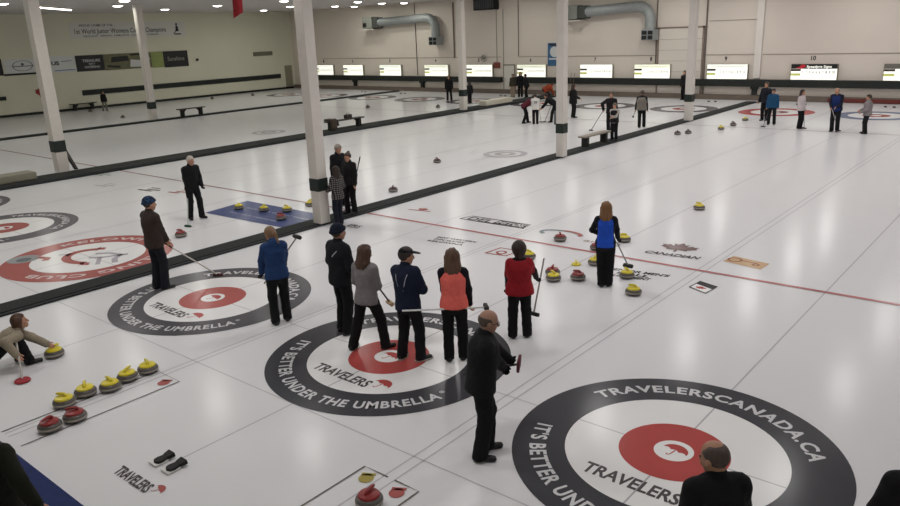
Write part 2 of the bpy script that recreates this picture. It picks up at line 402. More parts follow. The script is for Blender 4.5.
# ------------------------------------------------------------------ things fixed to the walls and ceiling
def sign_text(lines, parent, o, u, v, m, name='lettering', bold=.01):
    for (s, w, h, dx, dy) in lines:      # every line of writing is a part
        sh = shift(flat_text(s, w, h, bold), dx, dy)
        ob = mesh_obj(name, on_plane(sh[0], o, u, v), sh[1], m, parent)
    return ob
YW, ZW, XW = (0, 1, 0), (0, 0, 1), (1, 0, 0)
trim = MB()
def dark_trim(n, b, m=M_GREEN):
    o = MB().box(*b, bev=.015).build('trim_%d' % n, m); o['kind'] = 'structure'; return o
dark_trim(2, (-53.4, -30.5, 38.82, YB, .80, 1.20))
dark_trim(3, (-29.35, XR, 38.82, YB, .80, 1.21))
dark_trim(4, (XL, XL + .08, 19.05, 37.5, 1.02, 1.40))
dark_trim(5, (XL, XL + .08, 6.0, 13.75, 1.16, 1.42))
# banner
t = thing('banner', 'long white banner with black lettering high on the left wall', 'banner', (XL + .001, 18.9, 5.07))
MB().box(0, .02, 0, 9.4, 0, 1.13).build('panel', mat('banner_vinyl', (.66, .66, .62), .6, noise=.04), t)
M_INK = mat('ink_dark', '2a2a33', .6)
sign_text([('PROUD HOME OF THE...', 2.7, .17, .75, .86), ('1st World Junior Womens Curling Champions', 7.3, .36, .35, .36), ('KELOWNA', 1.05, .12, .95, .12), ('VERNON', .9, .12, 2.2, .12), ('KAMLOOPS', 1.2, .12, 3.3, .12), ('COLUMBIA', 1.1, .12, 4.7, .12), ('CANADA', .95, .12, 6.0, .12)], t, (.026, 0, 0), YW, ZW, M_INK)
fig = merge2(shift(disc_poly(.09, 20), 8.62, .90), (np.array([(8.5, .35), (8.78, .35), (8.72, .78), (8.54, .78)]), [(0, 1, 2, 3)]), stroke([(8.6, .6), (8.45, .3), (8.3, .2)], .06), stroke([(8.35, .14), (8.95, .14)], .1))
mesh_obj('curler_emblem', on_plane(fig[0], (.026, 0, 0), YW, ZW), fig[1], M_INK, t)
# advertising signs in a row under it
def wall_sign(y0, y1, z0, z1, m, label):
    t = thing('wall_sign', label, 'sign', (XL + .001, y0, z0), 0, 'advertising signs on the left wall')
    MB().box(0, .03, 0, y1 - y0, 0, z1 - z0, bev=.008).build('panel', m, t)
    return t
M_SWHITE = mat('sign_white', (.66, .68, .68), .5, noise=.03)
M_SBLACK = mat('sign_black', '121318', .5, noise=.1)
M_SWL = mat('sign_letters', (.60, .61, .62), .5)
wall_sign(12.2, 13.92, 2.82, 3.94, M_SBLACK, 'black sign at the left edge beside the white oval sign')
t = wall_sign(14.03, 16.5, 2.92, 3.86, M_SWHITE, 'white sign with a dark oval on the left wall')
e = merge2(*[(np.asarray(ring_poly(.33, .36, 48)[0]) * np.array([1.9, 1.0]) + np.array([1.2, .48]), ring_poly(.33, .36, 48)[1]), stroke([(.5, .45), (1.9, .45)], .05), shift(disc_poly(.1, 16), 1.2, .58)])
mesh_obj('oval_mark', on_plane(e[0], (.034, 0, 0), YW, ZW), e[1], mat('ink_grey', '4a5058', .6), t)
MB().box(0, .035, -.1, 2.55, -.14, -.01).build('lower_strip', M_SBLACK, t)
t = wall_sign(16.75, 18.9, 2.8, 3.92, M_SWHITE, 'white sign with two bold black letters on the left wall')
sign_text([('US', .55, .26, .45, .52)], t, (.034, 0, 0), YW, ZW, M_INK, bold=.04)
b = merge2(stroke([(1.15, .75), (1.9, .77)], .05), stroke([(.6, .12), (2.1, .14)], .06))
mesh_obj('stripe', on_plane(b[0], (.034, 0, 0), YW, ZW), b[1], mat('sign_blue', '5a6d9a', .5), t)
t = wall_sign(18.95, 21.08, 2.75, 3.9, M_SBLACK, 'black sign with three lines of pale lettering')
sign_text([('TREASURE', 1.35, .2, .5, .66), ('REALTY', .5, .13, .95, .46), ('CATERING', 1.15, .16, .6, .22)], t, (.034, 0, 0), YW, ZW, M_SWL)
t = wall_sign(21.1, 24.95, 2.72, 3.9, mat('sign_olive', '6a6a4c', .5, noise=.5, nscale=2.2), 'olive picture sign with black and white shapes')
b = merge2((np.array([(.5, .55), (2.0, .62), (1.9, 1.0), (.6, .95)]), [(0, 1, 2, 3)]), stroke([(.2, .3), (1.2, .2)], .16), stroke([(2.1, 1.05), (3.5, 1.08)], .12))
mesh_obj('dark_shape', on_plane(b[0], (.034, 0, 0), YW, ZW), b[1], M_SBLACK, t)
b = merge2((np.array([(2.0, .15), (3.3, .1), (3.75, .75), (2.9, .62), (2.1, .7)]), [(0, 1, 2, 3, 4)]))
mesh_obj('pale_shape', on_plane(b[0], (.036, 0, 0), YW, ZW), b[1], M_SWL, t)
wall_sign(24.97, 25.98, 2.68, 3.9, mat('sign_green', '8d9a5a', .5, noise=.2, nscale=3), 'narrow light green sign on the left wall')
t = wall_sign(26.0, 28.2, 2.64, 3.9, M_SBLACK, 'black sign with pale script at the right end of the row')
sign_text([('Sunshine', 1.5, .34, .35, .5)], t, (.034, 0, 0), YW, ZW, mat('sign_gold', '8f8a80', .5))
t = thing('maple_leaf_plaque', 'red maple leaf plaque on the left wall behind a column', 'plaque', (XL + .001, 16.35, 1.45))
lf = leaf_poly(.62)
V = np.concatenate([on_plane(lf[0], (0, 0, 0), YW, ZW), on_plane(lf[0], (.04, 0, 0), YW, ZW)]); n = len(LEAF)
mesh_obj('leaf', V, [tuple(range(n))[::-1], tuple(range(n, 2 * n))] + [(k, (k + 1) % n, n + (k + 1) % n, n + k) for k in range(n)], mat('leaf_red', '8f2426', .6, noise=.1), t)
t = thing('wall_vent', 'grey louvred vent on the left wall near the corner', 'vent', (XL + .01, 34.7, 3.1))
MB().box(0, .06, 0, 2.1, 0, .36, bev=.01).build('frame', mat('vent_grey', '84816f', .6), t)
g = MB()
for k in range(6): g.box(.06, .075, .06, 2.04, .04 + k * .05, .065 + k * .05)
g.build('louvre', mat('vent_dark', '6d6a5c', .6), t)
t = MB().box(0, .14, -.1, .1, -.1, .1, bev=.04).build('wall_speaker', M_BLACK); t.location = (XL + .001, 29.0, 3.1); tag(t, 'small black box on the left wall past the last sign', 'speaker')

# the scoreboards over the far end of every sheet
M_LIT = mat('lit_panel', (1.0, 1.0, .90), .5, emit=1.0)
M_LITG = mat('lit_panel_grey', (.80, .82, .66), .5, emit=.9)
M_LITY = mat('lit_yellow', (.55, .58, .16), .5, emit=.45)
M_FR = mat('board_frame', '8b8778', .6)
M_DIG = mat('board_digits', '4a4d43', .6)
boards = [(-51.55, 1, 'a'), (-47.75, 2, 'a'), (-43.25, 3, 'b'), (-38.2, 4, 'c'), (-33.9, 5, 'a'), (-29.2, 6, 'c'), (-23.98, 7, 'a'), (-19.95, 8, 'c'), (-15.13, 9, 'b'), (-10.25, 10, 'x'), (-5.55, 11, 'g')]
for (bx, num, st) in boards:
    t = thing('scoreboard', 'lit white scoreboard on the back wall under the number %d' % num, 'scoreboard', (bx + .15, 38.98, 1.232), 0, 'scoreboards along the back wall')
    MB().box(-.03, 2.43, .04, .2, -.02, .86, bev=.01).build('frame', M_FR, t)
    MB().box(0, 2.4, 0, .05, 0, .60).build('score_panel', M_LIT, t)
    hd = {'a': M_LIT, 'b': mat('lit_pale', (.86, .90, .80), .5, emit=.85), 'c': M_LITG, 'x': mat('head_black', '0d0b0c', .5), 'g': mat('head_grey', '6f6c64', .5)}[st]
    MB().box(0, 2.4, -.004, .05, .60, .85).build('header', hd, t)
    MB().box(0, .52, -.008, .02, .47, .59).build('team_bar', mat('bar_brown', '3a2c22', .6), t)
    MB().box(0, .52, -.008, .02, .22, .35).build('team_bar', M_LITY, t)
    sign_text([(str(k), .14 if k > 9 else .03 if k == 1 else .085, .16, .60 + .174 * (k - 1), .34) for k in range(1, 11)], t, (0, -.006, 0), XW, ZW, M_DIG, name='digit', bold=.02)
    if st == 'x':
        b = shift(leaf_poly(.15), .62, .73); mesh_obj('leaf_mark', on_plane(b[0], (0, -.010, 0), XW, ZW), b[1], mat('sign_red', 'b01f2e', .5, emit=.5), t)
        b = merge2((np.array([(.2, .62), (.62, .62), (.66, .70), (.45, .72)]), [(0, 1, 2, 3)])); mesh_obj('swoosh', on_plane(b[0], (0, -.012, 0), XW, ZW), b[1], mat('sign_red', 'b01f2e'), t)
        sign_text([('Speedpro Signs', 1.30, .13, .82, .66)], t, (0, -.010, 0), XW, ZW, mat('sign_lit_letters', (.9, .92, .85), .5, emit=.7), bold=.03)
    elif st != 'g':
        sign_text([('KELOWNA CURLING CLUB', 1.9, .08, .25, .69)], t, (0, -.010, 0), XW, ZW, mat('board_faint', 'a3a58c', .6, emit=.3), bold=0)
    sign_text([(str(num), .26 if num > 9 else .15, .24, bx + 1.1, 2.30)], wall_back, (0, YB - .012, 0), XW, ZW, M_INK, name='number', bold=.03)
# doors and panel joints on the back wall
M_DOOR = mat('door_paint', (.70, .68, .62), .55, noise=.04)
def door(n, b, m, knob):
    d = MB().box(*b, bev=.01).build('door_%d' % n, m); d['kind'] = 'structure'
    MB().tube([knob, (knob[0], knob[1] - .07, knob[2])], .03).build('door_handle', M_STEEL, d)
    return d
MB().box(-30.43, -29.37, YB - .05, YB - .001, .30, 2.1).build('trim_11', mat('door_edge', '7f776b', .7))['kind'] = 'structure'
door(1, (-30.35, -29.45, YB - .07, YB, .30, 2.02), M_DOOR, (-30.2, YB - .07, 1.05))
d2 = MB().box(XL, XL + .06, 38.05, 38.85, .02, 2.1, bev=.01).build('door_2', mat('door_dull', '8c8874', .6)); d2['kind'] = 'structure'
d3 = MB().box(-18.25, -15.45, YB - .06, YB, .3, 4.25).build('door_3', mat('overhead_door_paint', (.72, .665, .60), .6, noise=.03)); d3['kind'] = 'structure'
g = MB()
for k in range(1, 6): g.box(-18.25, -15.45, YB - .068, YB - .055, .3 + k * .66, .315 + k * .66)
g.build('panel_joint', mat('joint_brown', '8f857b', .8), d3)  # grey-brown strips along the joints of the overhead door panels
g = MB().box(-18.36, -18.25, YB - .09, YB, .3, 4.35).box(-15.45, -15.34, YB - .09, YB, .3, 4.35).box(-18.36, -15.34, YB - .09, YB, 4.25, 4.35)
g.build('door_frame', mat('frame_brown', '8a7a70', .7), d3)
M_PIPE = mat('pipe_brown', '6b625b', .6)
def pipe(x, z0, z1, r, label, m=M_PIPE):
    y = YB - r - .001
    o = MB().tube([(x, y, z0), (x, y, z1)], r, 8).build('pipe', m); tag(o, label, 'pipe', 'pipes on the back wall'); return o
pipe(-39.0, 1.27, 6.8, .035, 'thin dark pipe running full height left of the first duct elbow')
pipe(-35.05, 2.6, 6.7, .05, 'dark pipe ending above the number 4 scoreboard right of the duct')
pipe(-29.05, 2.65, 6.8, .03, 'thin dark pipe above the white door')
pipe(-18.45, 2.13, 6.8, .045, 'dark pipe left of the overhead door')
pipe(-15.25, .3, 6.8, .045, 'dark pipe right of the overhead door')
pipe(-31.0, 2.3, 6.0, .022, 'faint pale pipe left of the white door', M_FR)
pipe(-30.4, 2.1, 6.0, .022, 'faint pale pipe directly above the white door', M_FR)
pl = MB().box(-12.25, -11.87, YB - .14, YB, 1.28, ZC - .01, bev=.01).build('trim_6', mat('pilaster_paint', (.80, .76, .71), .6)); pl['kind'] = 'structure'
for i, (x0, x1, z) in enumerate(((-50.5, -30.6, 2.62), (-29, -12.3, 2.62), (-15.1, -12.3, 4.6), (-11.8, 2, 2.62))):
    o = MB().box(x0, x1, YB - .03, YB, z, z + .03).build('trim_%d' % (7 + i), mat('seam', '90867a', .7)); o['kind'] = 'structure'
for (x, lab) in ((-46.3, 'dark bracket under the ledge left of the bench coats'), (-38.4, 'dark bracket under the ledge below the third scoreboard'), (-12.1, 'dark bracket under the ledge beside the white pilaster')):
    o = MB().box(x - .12, x + .12, 38.93, YB - .002, .301, .799).box(x - .2, x + .2, 38.87, YB - .002, .67, .799).build('ledge_bracket', M_GREEN); tag(o, lab, 'bracket', 'brackets under the back wall ledge')
# ventilation ducts
def duct(x0, x1, z, rz, lab):
    t = thing('ventilation_duct', lab, 'duct', (x0, YB - .5, z), 0, 'ventilation ducts')
    MB().box(0, 1.1, -.35, .45, -.5, .42, bev=.03).build('heater_box', mat('heater_grey', '8d9089', .5, metal=.3, noise=.2), t)
    MB().box(.05, .48, -.37, -.34, -.38, -.05).build('heater_grille', M_BLACK, t)
    MB().box(1.1, 1.75, -.3, .4, -.46, .36, bev=.05).build('collar', mat('collar_dark', '4c4f4c', .5, metal=.3), t)
    L = x1 - x0
    pts = [(1.7, 0, -.05), (L - 1.0, 0, .12)] + [(L - 1.0 + .85 * math.sin(a), 0, .12 - .85 + .85 * math.cos(a)) for a in np.linspace(.15, PI / 2, 9)] + [(L - .15, 0, -1.35)]
    MB().tube(pts, .33, 18).build('duct_pipe', M_STEEL, t, smooth=True)
    MB().box(L - .56, L + .26, -.4, .4, -1.95, -1.3, bev=.03).build('outlet_box', M_STEEL, t)
    g = MB()
    for i in (0, 1):
        for j in (0, 1): g.box(L - .50 + i * .40, L - .17 + i * .40, -.42, -.395, -1.9 + j * .29, -1.66 + j * .29)
    g.build('outlet_grille', M_BLACK, t)
    MB().box(-.35, 1.4, -.45, .5, -.62, -.55).build('shelf', M_WHITE, t)
duct(-44.2, -36.35, 5.55, 0, 'grey duct with elbow over the third and fourth scoreboards')
duct(-24.9, -18.55, 5.55, 0, 'grey duct with elbow over the seventh and eighth scoreboards')
t = thing('louvre_unit', 'black louvred unit at the top of the back wall', 'vent', (-32.85, YB - .35, 6.0))
MB().box(0, 2.1, 0, .35, 0, .82, bev=.02).build('case', M_BLACK, t)
g = MB()
for k in range(9): g.box(.12 + k * .2, .26 + k * .2, -.02, .01, .1, .74)
g.build('louvre', mat('louvre_grey', '53565a', .5, metal=.4), t)
t = thing('wall_dial', 'blue panel with a round white dial beside a column on the back wall', 'sign', (-26.55, YB - .06, 2.0))
MB().box(0, 1.0, 0, .05, 0, 1.55, bev=.01).build('panel', mat('dial_blue', '3d6b94', .5, noise=.2, nscale=3), t)
b = disc_poly(.36, 32); mesh_obj('dial', on_plane(b[0], (.55, -.004, .95), XW, ZW), b[1], M_SWHITE, t)
MB().box(.12, .95, -.006, .01, 1.36, 1.5).build('title_strip', M_INK, t)
MB().box(.12, .95, -.006, .01, .42, .52).build('title_strip', M_SWHITE, t)
t = MB().box(-.28, .28, -.12, 0, -.2, .2, bev=.02).build('alarm_box', mat('alarm_red', '7a3a30', .5)); t.location = (-31.0, YB, 2.05); tag(t, 'dull red box beside the white door', 'box')
t = thing('wall_fan', 'round grey wall fan above the fifth scoreboard', 'fan', (-32.2, YB - .1, 2.55))
g = MB(); g.tube([(.24 * math.cos(a), 0, .24 * math.sin(a)) for a in np.linspace(0, 2 * PI, 25)], .025, 6); g.build('cage', M_STEEL, t)
g = MB()
for k in range(4):
    a = k * PI / 2; g.add([(0, 0, 0), (.2 * math.cos(a), .02, .2 * math.sin(a)), (.2 * math.cos(a + .7), -.02, .2 * math.sin(a + .7))], [(0, 1, 2)])
g.tube([(0, -.05, 0), (0, .08, 0)], .05); g.build('blades', mat('fan_grey', '77746c', .5), t)

# ------------------------------------------------------------------ lamps
M_GLOW = mat('lamp_glow', (1.0, .96, .88), .5, emit=9.0)
M_RING = mat('lamp_ring', (.75, .74, .70), .4)
ORD = ['first', 'second', 'third', 'fourth', 'fifth', 'sixth', 'seventh', 'eighth', 'ninth', 'tenth', 'eleventh', 'twelfth', 'thirteenth', 'fourteenth', 'fifteenth']
def lamp(x, y, label, power, r=.30):
    lc = (1.0, 1.0, .89) if x < -30 else (1.0, .99, .92) if x < -15 else (1.0, .975, .96)
    t = thing('ceiling_light', label, 'ceiling light', (x, y, ZC), 0, 'recessed lamps in the hall ceiling')
    MB().lathe([(r, -.002), (r + .07, -.004), (r + .07, -.05), (r, -.06)], 24).build('rim', M_RING, t)
    MB().lathe([(.02, -.13), (r * .55, -.115), (r * .9, -.075), (r, -.004), (.02, -.004)], 24).build('diffuser', M_GLOW, t)
    L = bpy.data.lights.new('lamp_light', 'AREA'); L.shape = 'DISK'; L.size = 2 * r; L.energy = power; L.color = lc
    o = bpy.data.objects.new('lamp_light', L); COL.objects.link(o); o.parent = t; o.location = (0, 0, -.15)
VIS = [(-39.9, 9.1), (-42.1, 16.3), (-36.9, 14.0), (-47.1, 22.3), (-42.0, 23.1), (-47.5, 28.5), (-36.3, 24.1), (-49.5, 32.5), (-43.4, 30.3), (-43.0, 34.4), (-36.9, 31.0), (-43.5, 36.9), (-38.6, 35.1), (-38.0, 36.9)]
for k, (x, y) in enumerate(VIS):
    lamp(x, y, 'round ceiling lamp above the left wall, %s of that row from the left' % ORD[k], 48)
for x in (-1.5, -6.7, -12.6, -17.3, -22.6, -27.9, 4.5):
    for y in (-3.0, 4.6, 10.8, 17.1, 23.6, 30.0, 36.0):
        lamp(x, y, 'round recessed lamp high over the ice sheets', 110 * (.70 if x > -5 else .82 if x > -10 else .72 if x > -20 else .5) * (1.15 if y < 0 and x < -5 else 1.0))
for x in (-33.1, -38.5, -44, -50):
    for y in (-4.0, 3.0): lamp(x, y, 'round recessed lamp high over the ice sheets', 48)
ta, tb = Vector((-42.762, 11.915, 6.800)), Vector((-46.471, 15.535, 6.800))
t = thing('tube_light', 'long bright tube lamp on the ceiling over the left wall', 'ceiling light', ((ta.x + tb.x) / 2, (ta.y + tb.y) / 2, ZC - .055), math.atan2(tb.y - ta.y, tb.x - ta.x))
tl = (tb - ta).length / 2
MB().box(-tl - .05, tl + .05, -.1, .1, -.02, .054, bev=.01).build('housing', M_RING, t)
MB().tube([(-tl, 0, -.05), (tl, 0, -.05)], .03, 10).build('tube', M_GLOW, t)
# flag hanging from the ceiling
t = thing('hanging_flag', 'red flag hanging from the ceiling near the left wall', 'flag', (-19.9, 8.95, 5.4), math.radians(40))
V = []; Fc = []
for i in range(9):
    for j in range(9):
        u = i / 8; v = j / 8
        zb = -.06 + .17 * u
        V.append((-.17 + .34 * u + .02 * math.sin(v * 4), .05 * math.sin(u * 7 + v * 2), zb + (1.35 - zb) * v))
for i in range(8):
    for j in range(8): a = i * 9 + j; Fc.append((a, a + 9, a + 10, a + 1))
o = mesh_obj('cloth', V, Fc, mat('flag_red', '8c1420', .8, noise=.15, nscale=6), t, smooth=True)
md = o.modifiers.new('thick', 'SOLIDIFY'); md.thickness = .012
MB().tube([(-.2, 0, 1.36), (.2, 0, 1.36)], .018, 8).tube([(0, 0, 1.36), (0, 0, ZC - 5.4 - .002)], .006, 6).build('rod', M_STEEL, t)

# ------------------------------------------------------------------ columns and dividers
def column(x, y, z0, w, b0, b1, label):
    t = thing('column', label, 'column', (x, y, z0), 0, 'white columns along the lane dividers')
    MB().box(-w, w, -w, w, 0, ZC - z0 - .004, bev=.012).build('shaft', M_WHITE, t)
    MB().box(-w - .012, w + .012, -w - .012, w + .012, b0 - z0, b1 - z0, bev=.008).build('band', mat('band_green', '16241f', .6, noise=.2), t)
    return t
column(-11.593, 4.893, .06, .155, .90, 1.22, 'white column with dark green band nearest the camera, beside the plaid shirt')
t = column(-11.504, 16.407, .06, .15, .92, 1.27, 'white column with dark band left of the far bench, in mid picture')
MB().box(-.25, -.151, -.14, .14, 1.16, 1.66, bev=.015).build('side_pad', mat('pad_grey', '5b6064', .6), t)
column(-11.578, 28.175, .06, .17, .95, 1.30, 'white column with dark band at the far end of the near divider')
column(-26.304, 4.859, .1, .20, .85, 1.27, 'white column with black band at the left, behind the low beige box')
column(-25.319, 27.936, .1, .17, .9, 1.28, 'white column with black band between two distant dark figures')
column(-41.291, 17.064, .08, .19, .70, 1.12, 'white column with black band near the left wall signs')
M_DIVTOP = mat('divider_carpet', '1b1f1e', .95, noise=.35, nscale=18, bump=.3)
M_DIVEDGE = mat('divider_foam', '10181c', .7, noise=.2, nscale=12)
def divider(x0, x1, h, y0, y1, label):
    t = thing('lane_divider', label, 'divider', ((x0 + x1) / 2, y0, 0), 0, 'long dark dividers between the lanes')
    w = (x1 - x0) / 2
    MB().box(-w + .09, w - .09, 0, y1 - y0, .003, h, bev=.01).build('carpet', M_DIVTOP, t)
    for s in (-1, 1):
        MB().box(*sorted((s * w, s * (w - .088))), 0, y1 - y0, .003, h - .015, bev=.02).build('bumper', M_DIVEDGE, t)
divider(-12.17, -11.47, .06, -4.55, 37.9, 'dark lane divider nearest the camera, crossing the picture to the red far rings')
divider(-26.3, -24.9, .10, -4.55, 38.3, 'dark lane divider in the middle distance under the dark bench')
divider(-41.0, -40.3, .08, -4.55, 38.3, 'thin dark lane divider nearest the left wall')

# ------------------------------------------------------------------ benches and loose things
M_PLANK = mat('bench_plank', '8d8478', .6, noise=.2, nscale=10)
M_PLANKD = mat('bench_plank_dark', '3d3a36', .6, noise=.2, nscale=10)
def bench(x, y, z, L, H, label, m, ang=0.0):
    t = thing('bench', label, 'bench', (x, y, z), ang, 'benches along the dividers')
    MB().box(-.17, .17, -L / 2, L / 2, H - .06, H, bev=.01).build('seat_plank', m, t)
    for s in (-1, 1):
        MB().box(-.13, .13, s * (L / 2 - .3) - .09, s * (L / 2 - .3) + .09, 0, H - .061, bev=.01).build('leg', M_BLACK, t)
        MB().add([(-.03, s * (L / 2 - .39), H - .062), (.03, s * (L / 2 - .39), H - .062), (.03, s * (L / 2 - .62), H - .062), (-.03, s * (L / 2 - .62), H - .062), (-.03, s * (L / 2 - .39), H - .26), (.03, s * (L / 2 - .39), H - .26)],
                 [(0, 3, 4), (1, 5, 2), (0, 1, 2, 3), (3, 2, 5, 4), (0, 4, 5, 1)]).build('brace', M_BLACK, t)
    return t
bench(-11.85, 19.5, .06, 2.1, .44, 'grey bench on the near divider beside the child in white and black', M_PLANK)
bench(-25.7, 18.75, .1, 2.5, .46, 'dark bench on the middle divider with a coat over one end', M_PLANKD)
bench(-40.65, 19.35, .08, 1.9, .48, 'dark bench alone on the thin divider near the left wall', M_PLANKD)
bench(-54.2, 18.8, .004, 1.9, .5, 'dark bench against the left wall beside the distant standing figure', M_PLANKD)
# coat over the bench end and a small bag
def blob(name, prof, m, loc, label, cat, sx=1, sy=1):
    o = MB().lathe(prof, 14).build(name, m, smooth=True); o.location = loc; o.scale = (sx, sy, 1); return tag(o, label, cat)
t = thing('coat', 'brown coat draped over the left end of the dark bench', 'coat', (-25.7, 17.8, .1))
MB().box(-.28, .28, -.2, .2, .461, .56, bev=.04).build('body', fabric('4a4038'), t, smooth=True)
MB().box(.18, .30, -.19, .19, .06, .56, bev=.04).build('hanging_panel', fabric('4a4038'), t, smooth=True)
MB().tube([(.1, .19, .54), (.24, .25, .46), (.27, .27, .2)], .05, 8).build('sleeve', fabric('41382f'), t, smooth=True)
t = thing('sports_bag', 'small dark bag standing on the dark bench', 'bag', (-25.7, 19.0, .561))
MB().box(-.12, .12, -.2, .2, 0, .2, bev=.04).build('body', fabric('3a3733'), t, smooth=True)
MB().tube([(0, -.12, .19), (0, -.08, .27), (0, .08, .27), (0, .12, .19)], .012, 6).build('handle', M_BLACK, t)
o = MB().box(-.35, .35, -1.3, 1.05, 0, .26, bev=.03).build('foam_block', mat('foam_beige', '8d8a7a', .8, noise=.12, nscale=4)); o.location = (-25.9, 2.6, .1); tag(o, 'long low beige foam block on the divider at the left edge', 'block')
o = MB().box(-.3, .3, -1.4, 1.4, 0, .30, bev=.03).build('foam_block', mat('foam_pale', 'd2cdbe', .8, noise=.1, nscale=4)); o.location = (-25.6, 31.6, .1); tag(o, 'small beige block on the middle divider right of the distant column', 'block')
t = thing('leaning_board', 'dark narrow board leaning beside the left column', 'board', (-26.324, 5.320, .1))
MB().add([(-.06, 0, 0), (.06, 0, 0), (.06, .12, 0), (-.06, .12, 0), (-.06, -.32, .84), (.06, -.32, .84), (.06, -.2, .84), (-.06, -.2, .84)], [(0, 3, 2, 1), (4, 5, 6, 7), (0, 1, 5, 4), (1, 2, 6, 5), (2, 3, 7, 6), (3, 0, 4, 7)]).build('panel', M_BLACK, t)
MB().add([(.062, .02, .05), (.062, .09, .05), (.062, -.21, .8), (.062, -.29, .8)], [(0, 1, 2, 3)]).build('face', mat('board_grey', '55504a', .6), t)
# ------------------------------------------------------------------ the hacks
M_HRUB = mat('hack_rubber', '121212', .75, noise=.2, nscale=30, bump=.3)
M_HBASE = mat('hack_base', (.72, .71, .70), .5)
def hack(x, y, far, label):
    t = thing('hack', label, 'hack', (x, y, 0.006), PI if far else 0.0, 'footholds in the ice')
    MB().box(-.10, .06, -.14, .03, 0, .024, bev=.008).build('base', M_HBASE, t)
    bm = bmesh.new()
    out = [(-.062, .14), (.062, .14), (.058, .06), (.045, .02), (.062, -.06), (.05, -.12), (0, -.145), (-.05, -.12), (-.062, -.06), (-.045, .02), (-.058, .06)]
    out = [(a * 1.05, b * .82) for a, b in out]
    V = [(a, b, .0245) for a, b in out] + [(a * .9, b * .94, .05 + max(0, b) * .22) for a, b in out]; n = len(out)
    bm.free()
    mesh_obj('foot_rubber', V, [tuple(range(n)), tuple(range(n, 2 * n))[::-1]] + [(k, n + k, n + (k + 1) % n, (k + 1) % n) for k in range(n)], M_HRUB, t)
hack(-4.60, -3.62, False, 'left black foothold with white base at the lower left of the picture')
hack(-4.34, -3.62, False, 'right black foothold with white base at the lower left of the picture')
for (x, y, l) in ((-8.9, 37.2, 'below the tenth scoreboard'), (-13.9, 37.3, 'below the ninth scoreboard'), (-4.6, 37.2, 'beyond the blue far rings'), (-28.9, 37.0, 'below the sixth scoreboard'), (-38.3, 36.6, 'below the third scoreboard'), (-43.0, 36.9, 'below the second scoreboard')):
    hack(x - .2, y, True, 'left distant foothold ' + l); hack(x + .2, y, True, 'right distant foothold ' + l)

# ------------------------------------------------------------------ curling stones
def granite():
    m = mat('granite', '57524e', .38, noise=.35, nscale=45); return m
M_GRAN = granite()
M_BANDS = mat('stone_band', 'a39c92', .6, noise=.2, nscale=60)
M_CAP = {'dark': mat('handle_dark', '4c2a28', .4), 'yellow': mat('handle_yellow', 'dccb30', .38), 'red': mat('handle_red', '8a2527', .38)}
def stone(x, y, col, rz, label):
    t = thing('curling_stone', label, 'curling stone', (x, y, .003), math.radians(rz), 'curling stones')
    MB().lathe([(.03, 0), (.085, 0), (.118, .010), (.138, .028), (.1455, .046), (.1455, .072), (.138, .092), (.115, .108), (.08, .114), (.03, .114)], 36).build('granite_body', M_GRAN, t, smooth=True)
    MB().lathe([(.1452, .047), (.1468, .049), (.1468, .069), (.1452, .071)], 36).build('striking_band', M_BANDS, t, smooth=True)
    MB().lathe([(.108, .106), (.116, .116), (.106, .134), (.06, .148), (.02, .150)], 30).build('cap', M_CAP[col], t, smooth=True)
    MB().tube([(0, -.035, .14), (0, -.045, .160), (0, -.03, .176), (0, .0, .181), (0, .06, .180), (0, .095, .174)], [.026, .022, .020, .020, .020, .015], 10).build('handle', M_CAP[col], t, smooth=True)
    return t
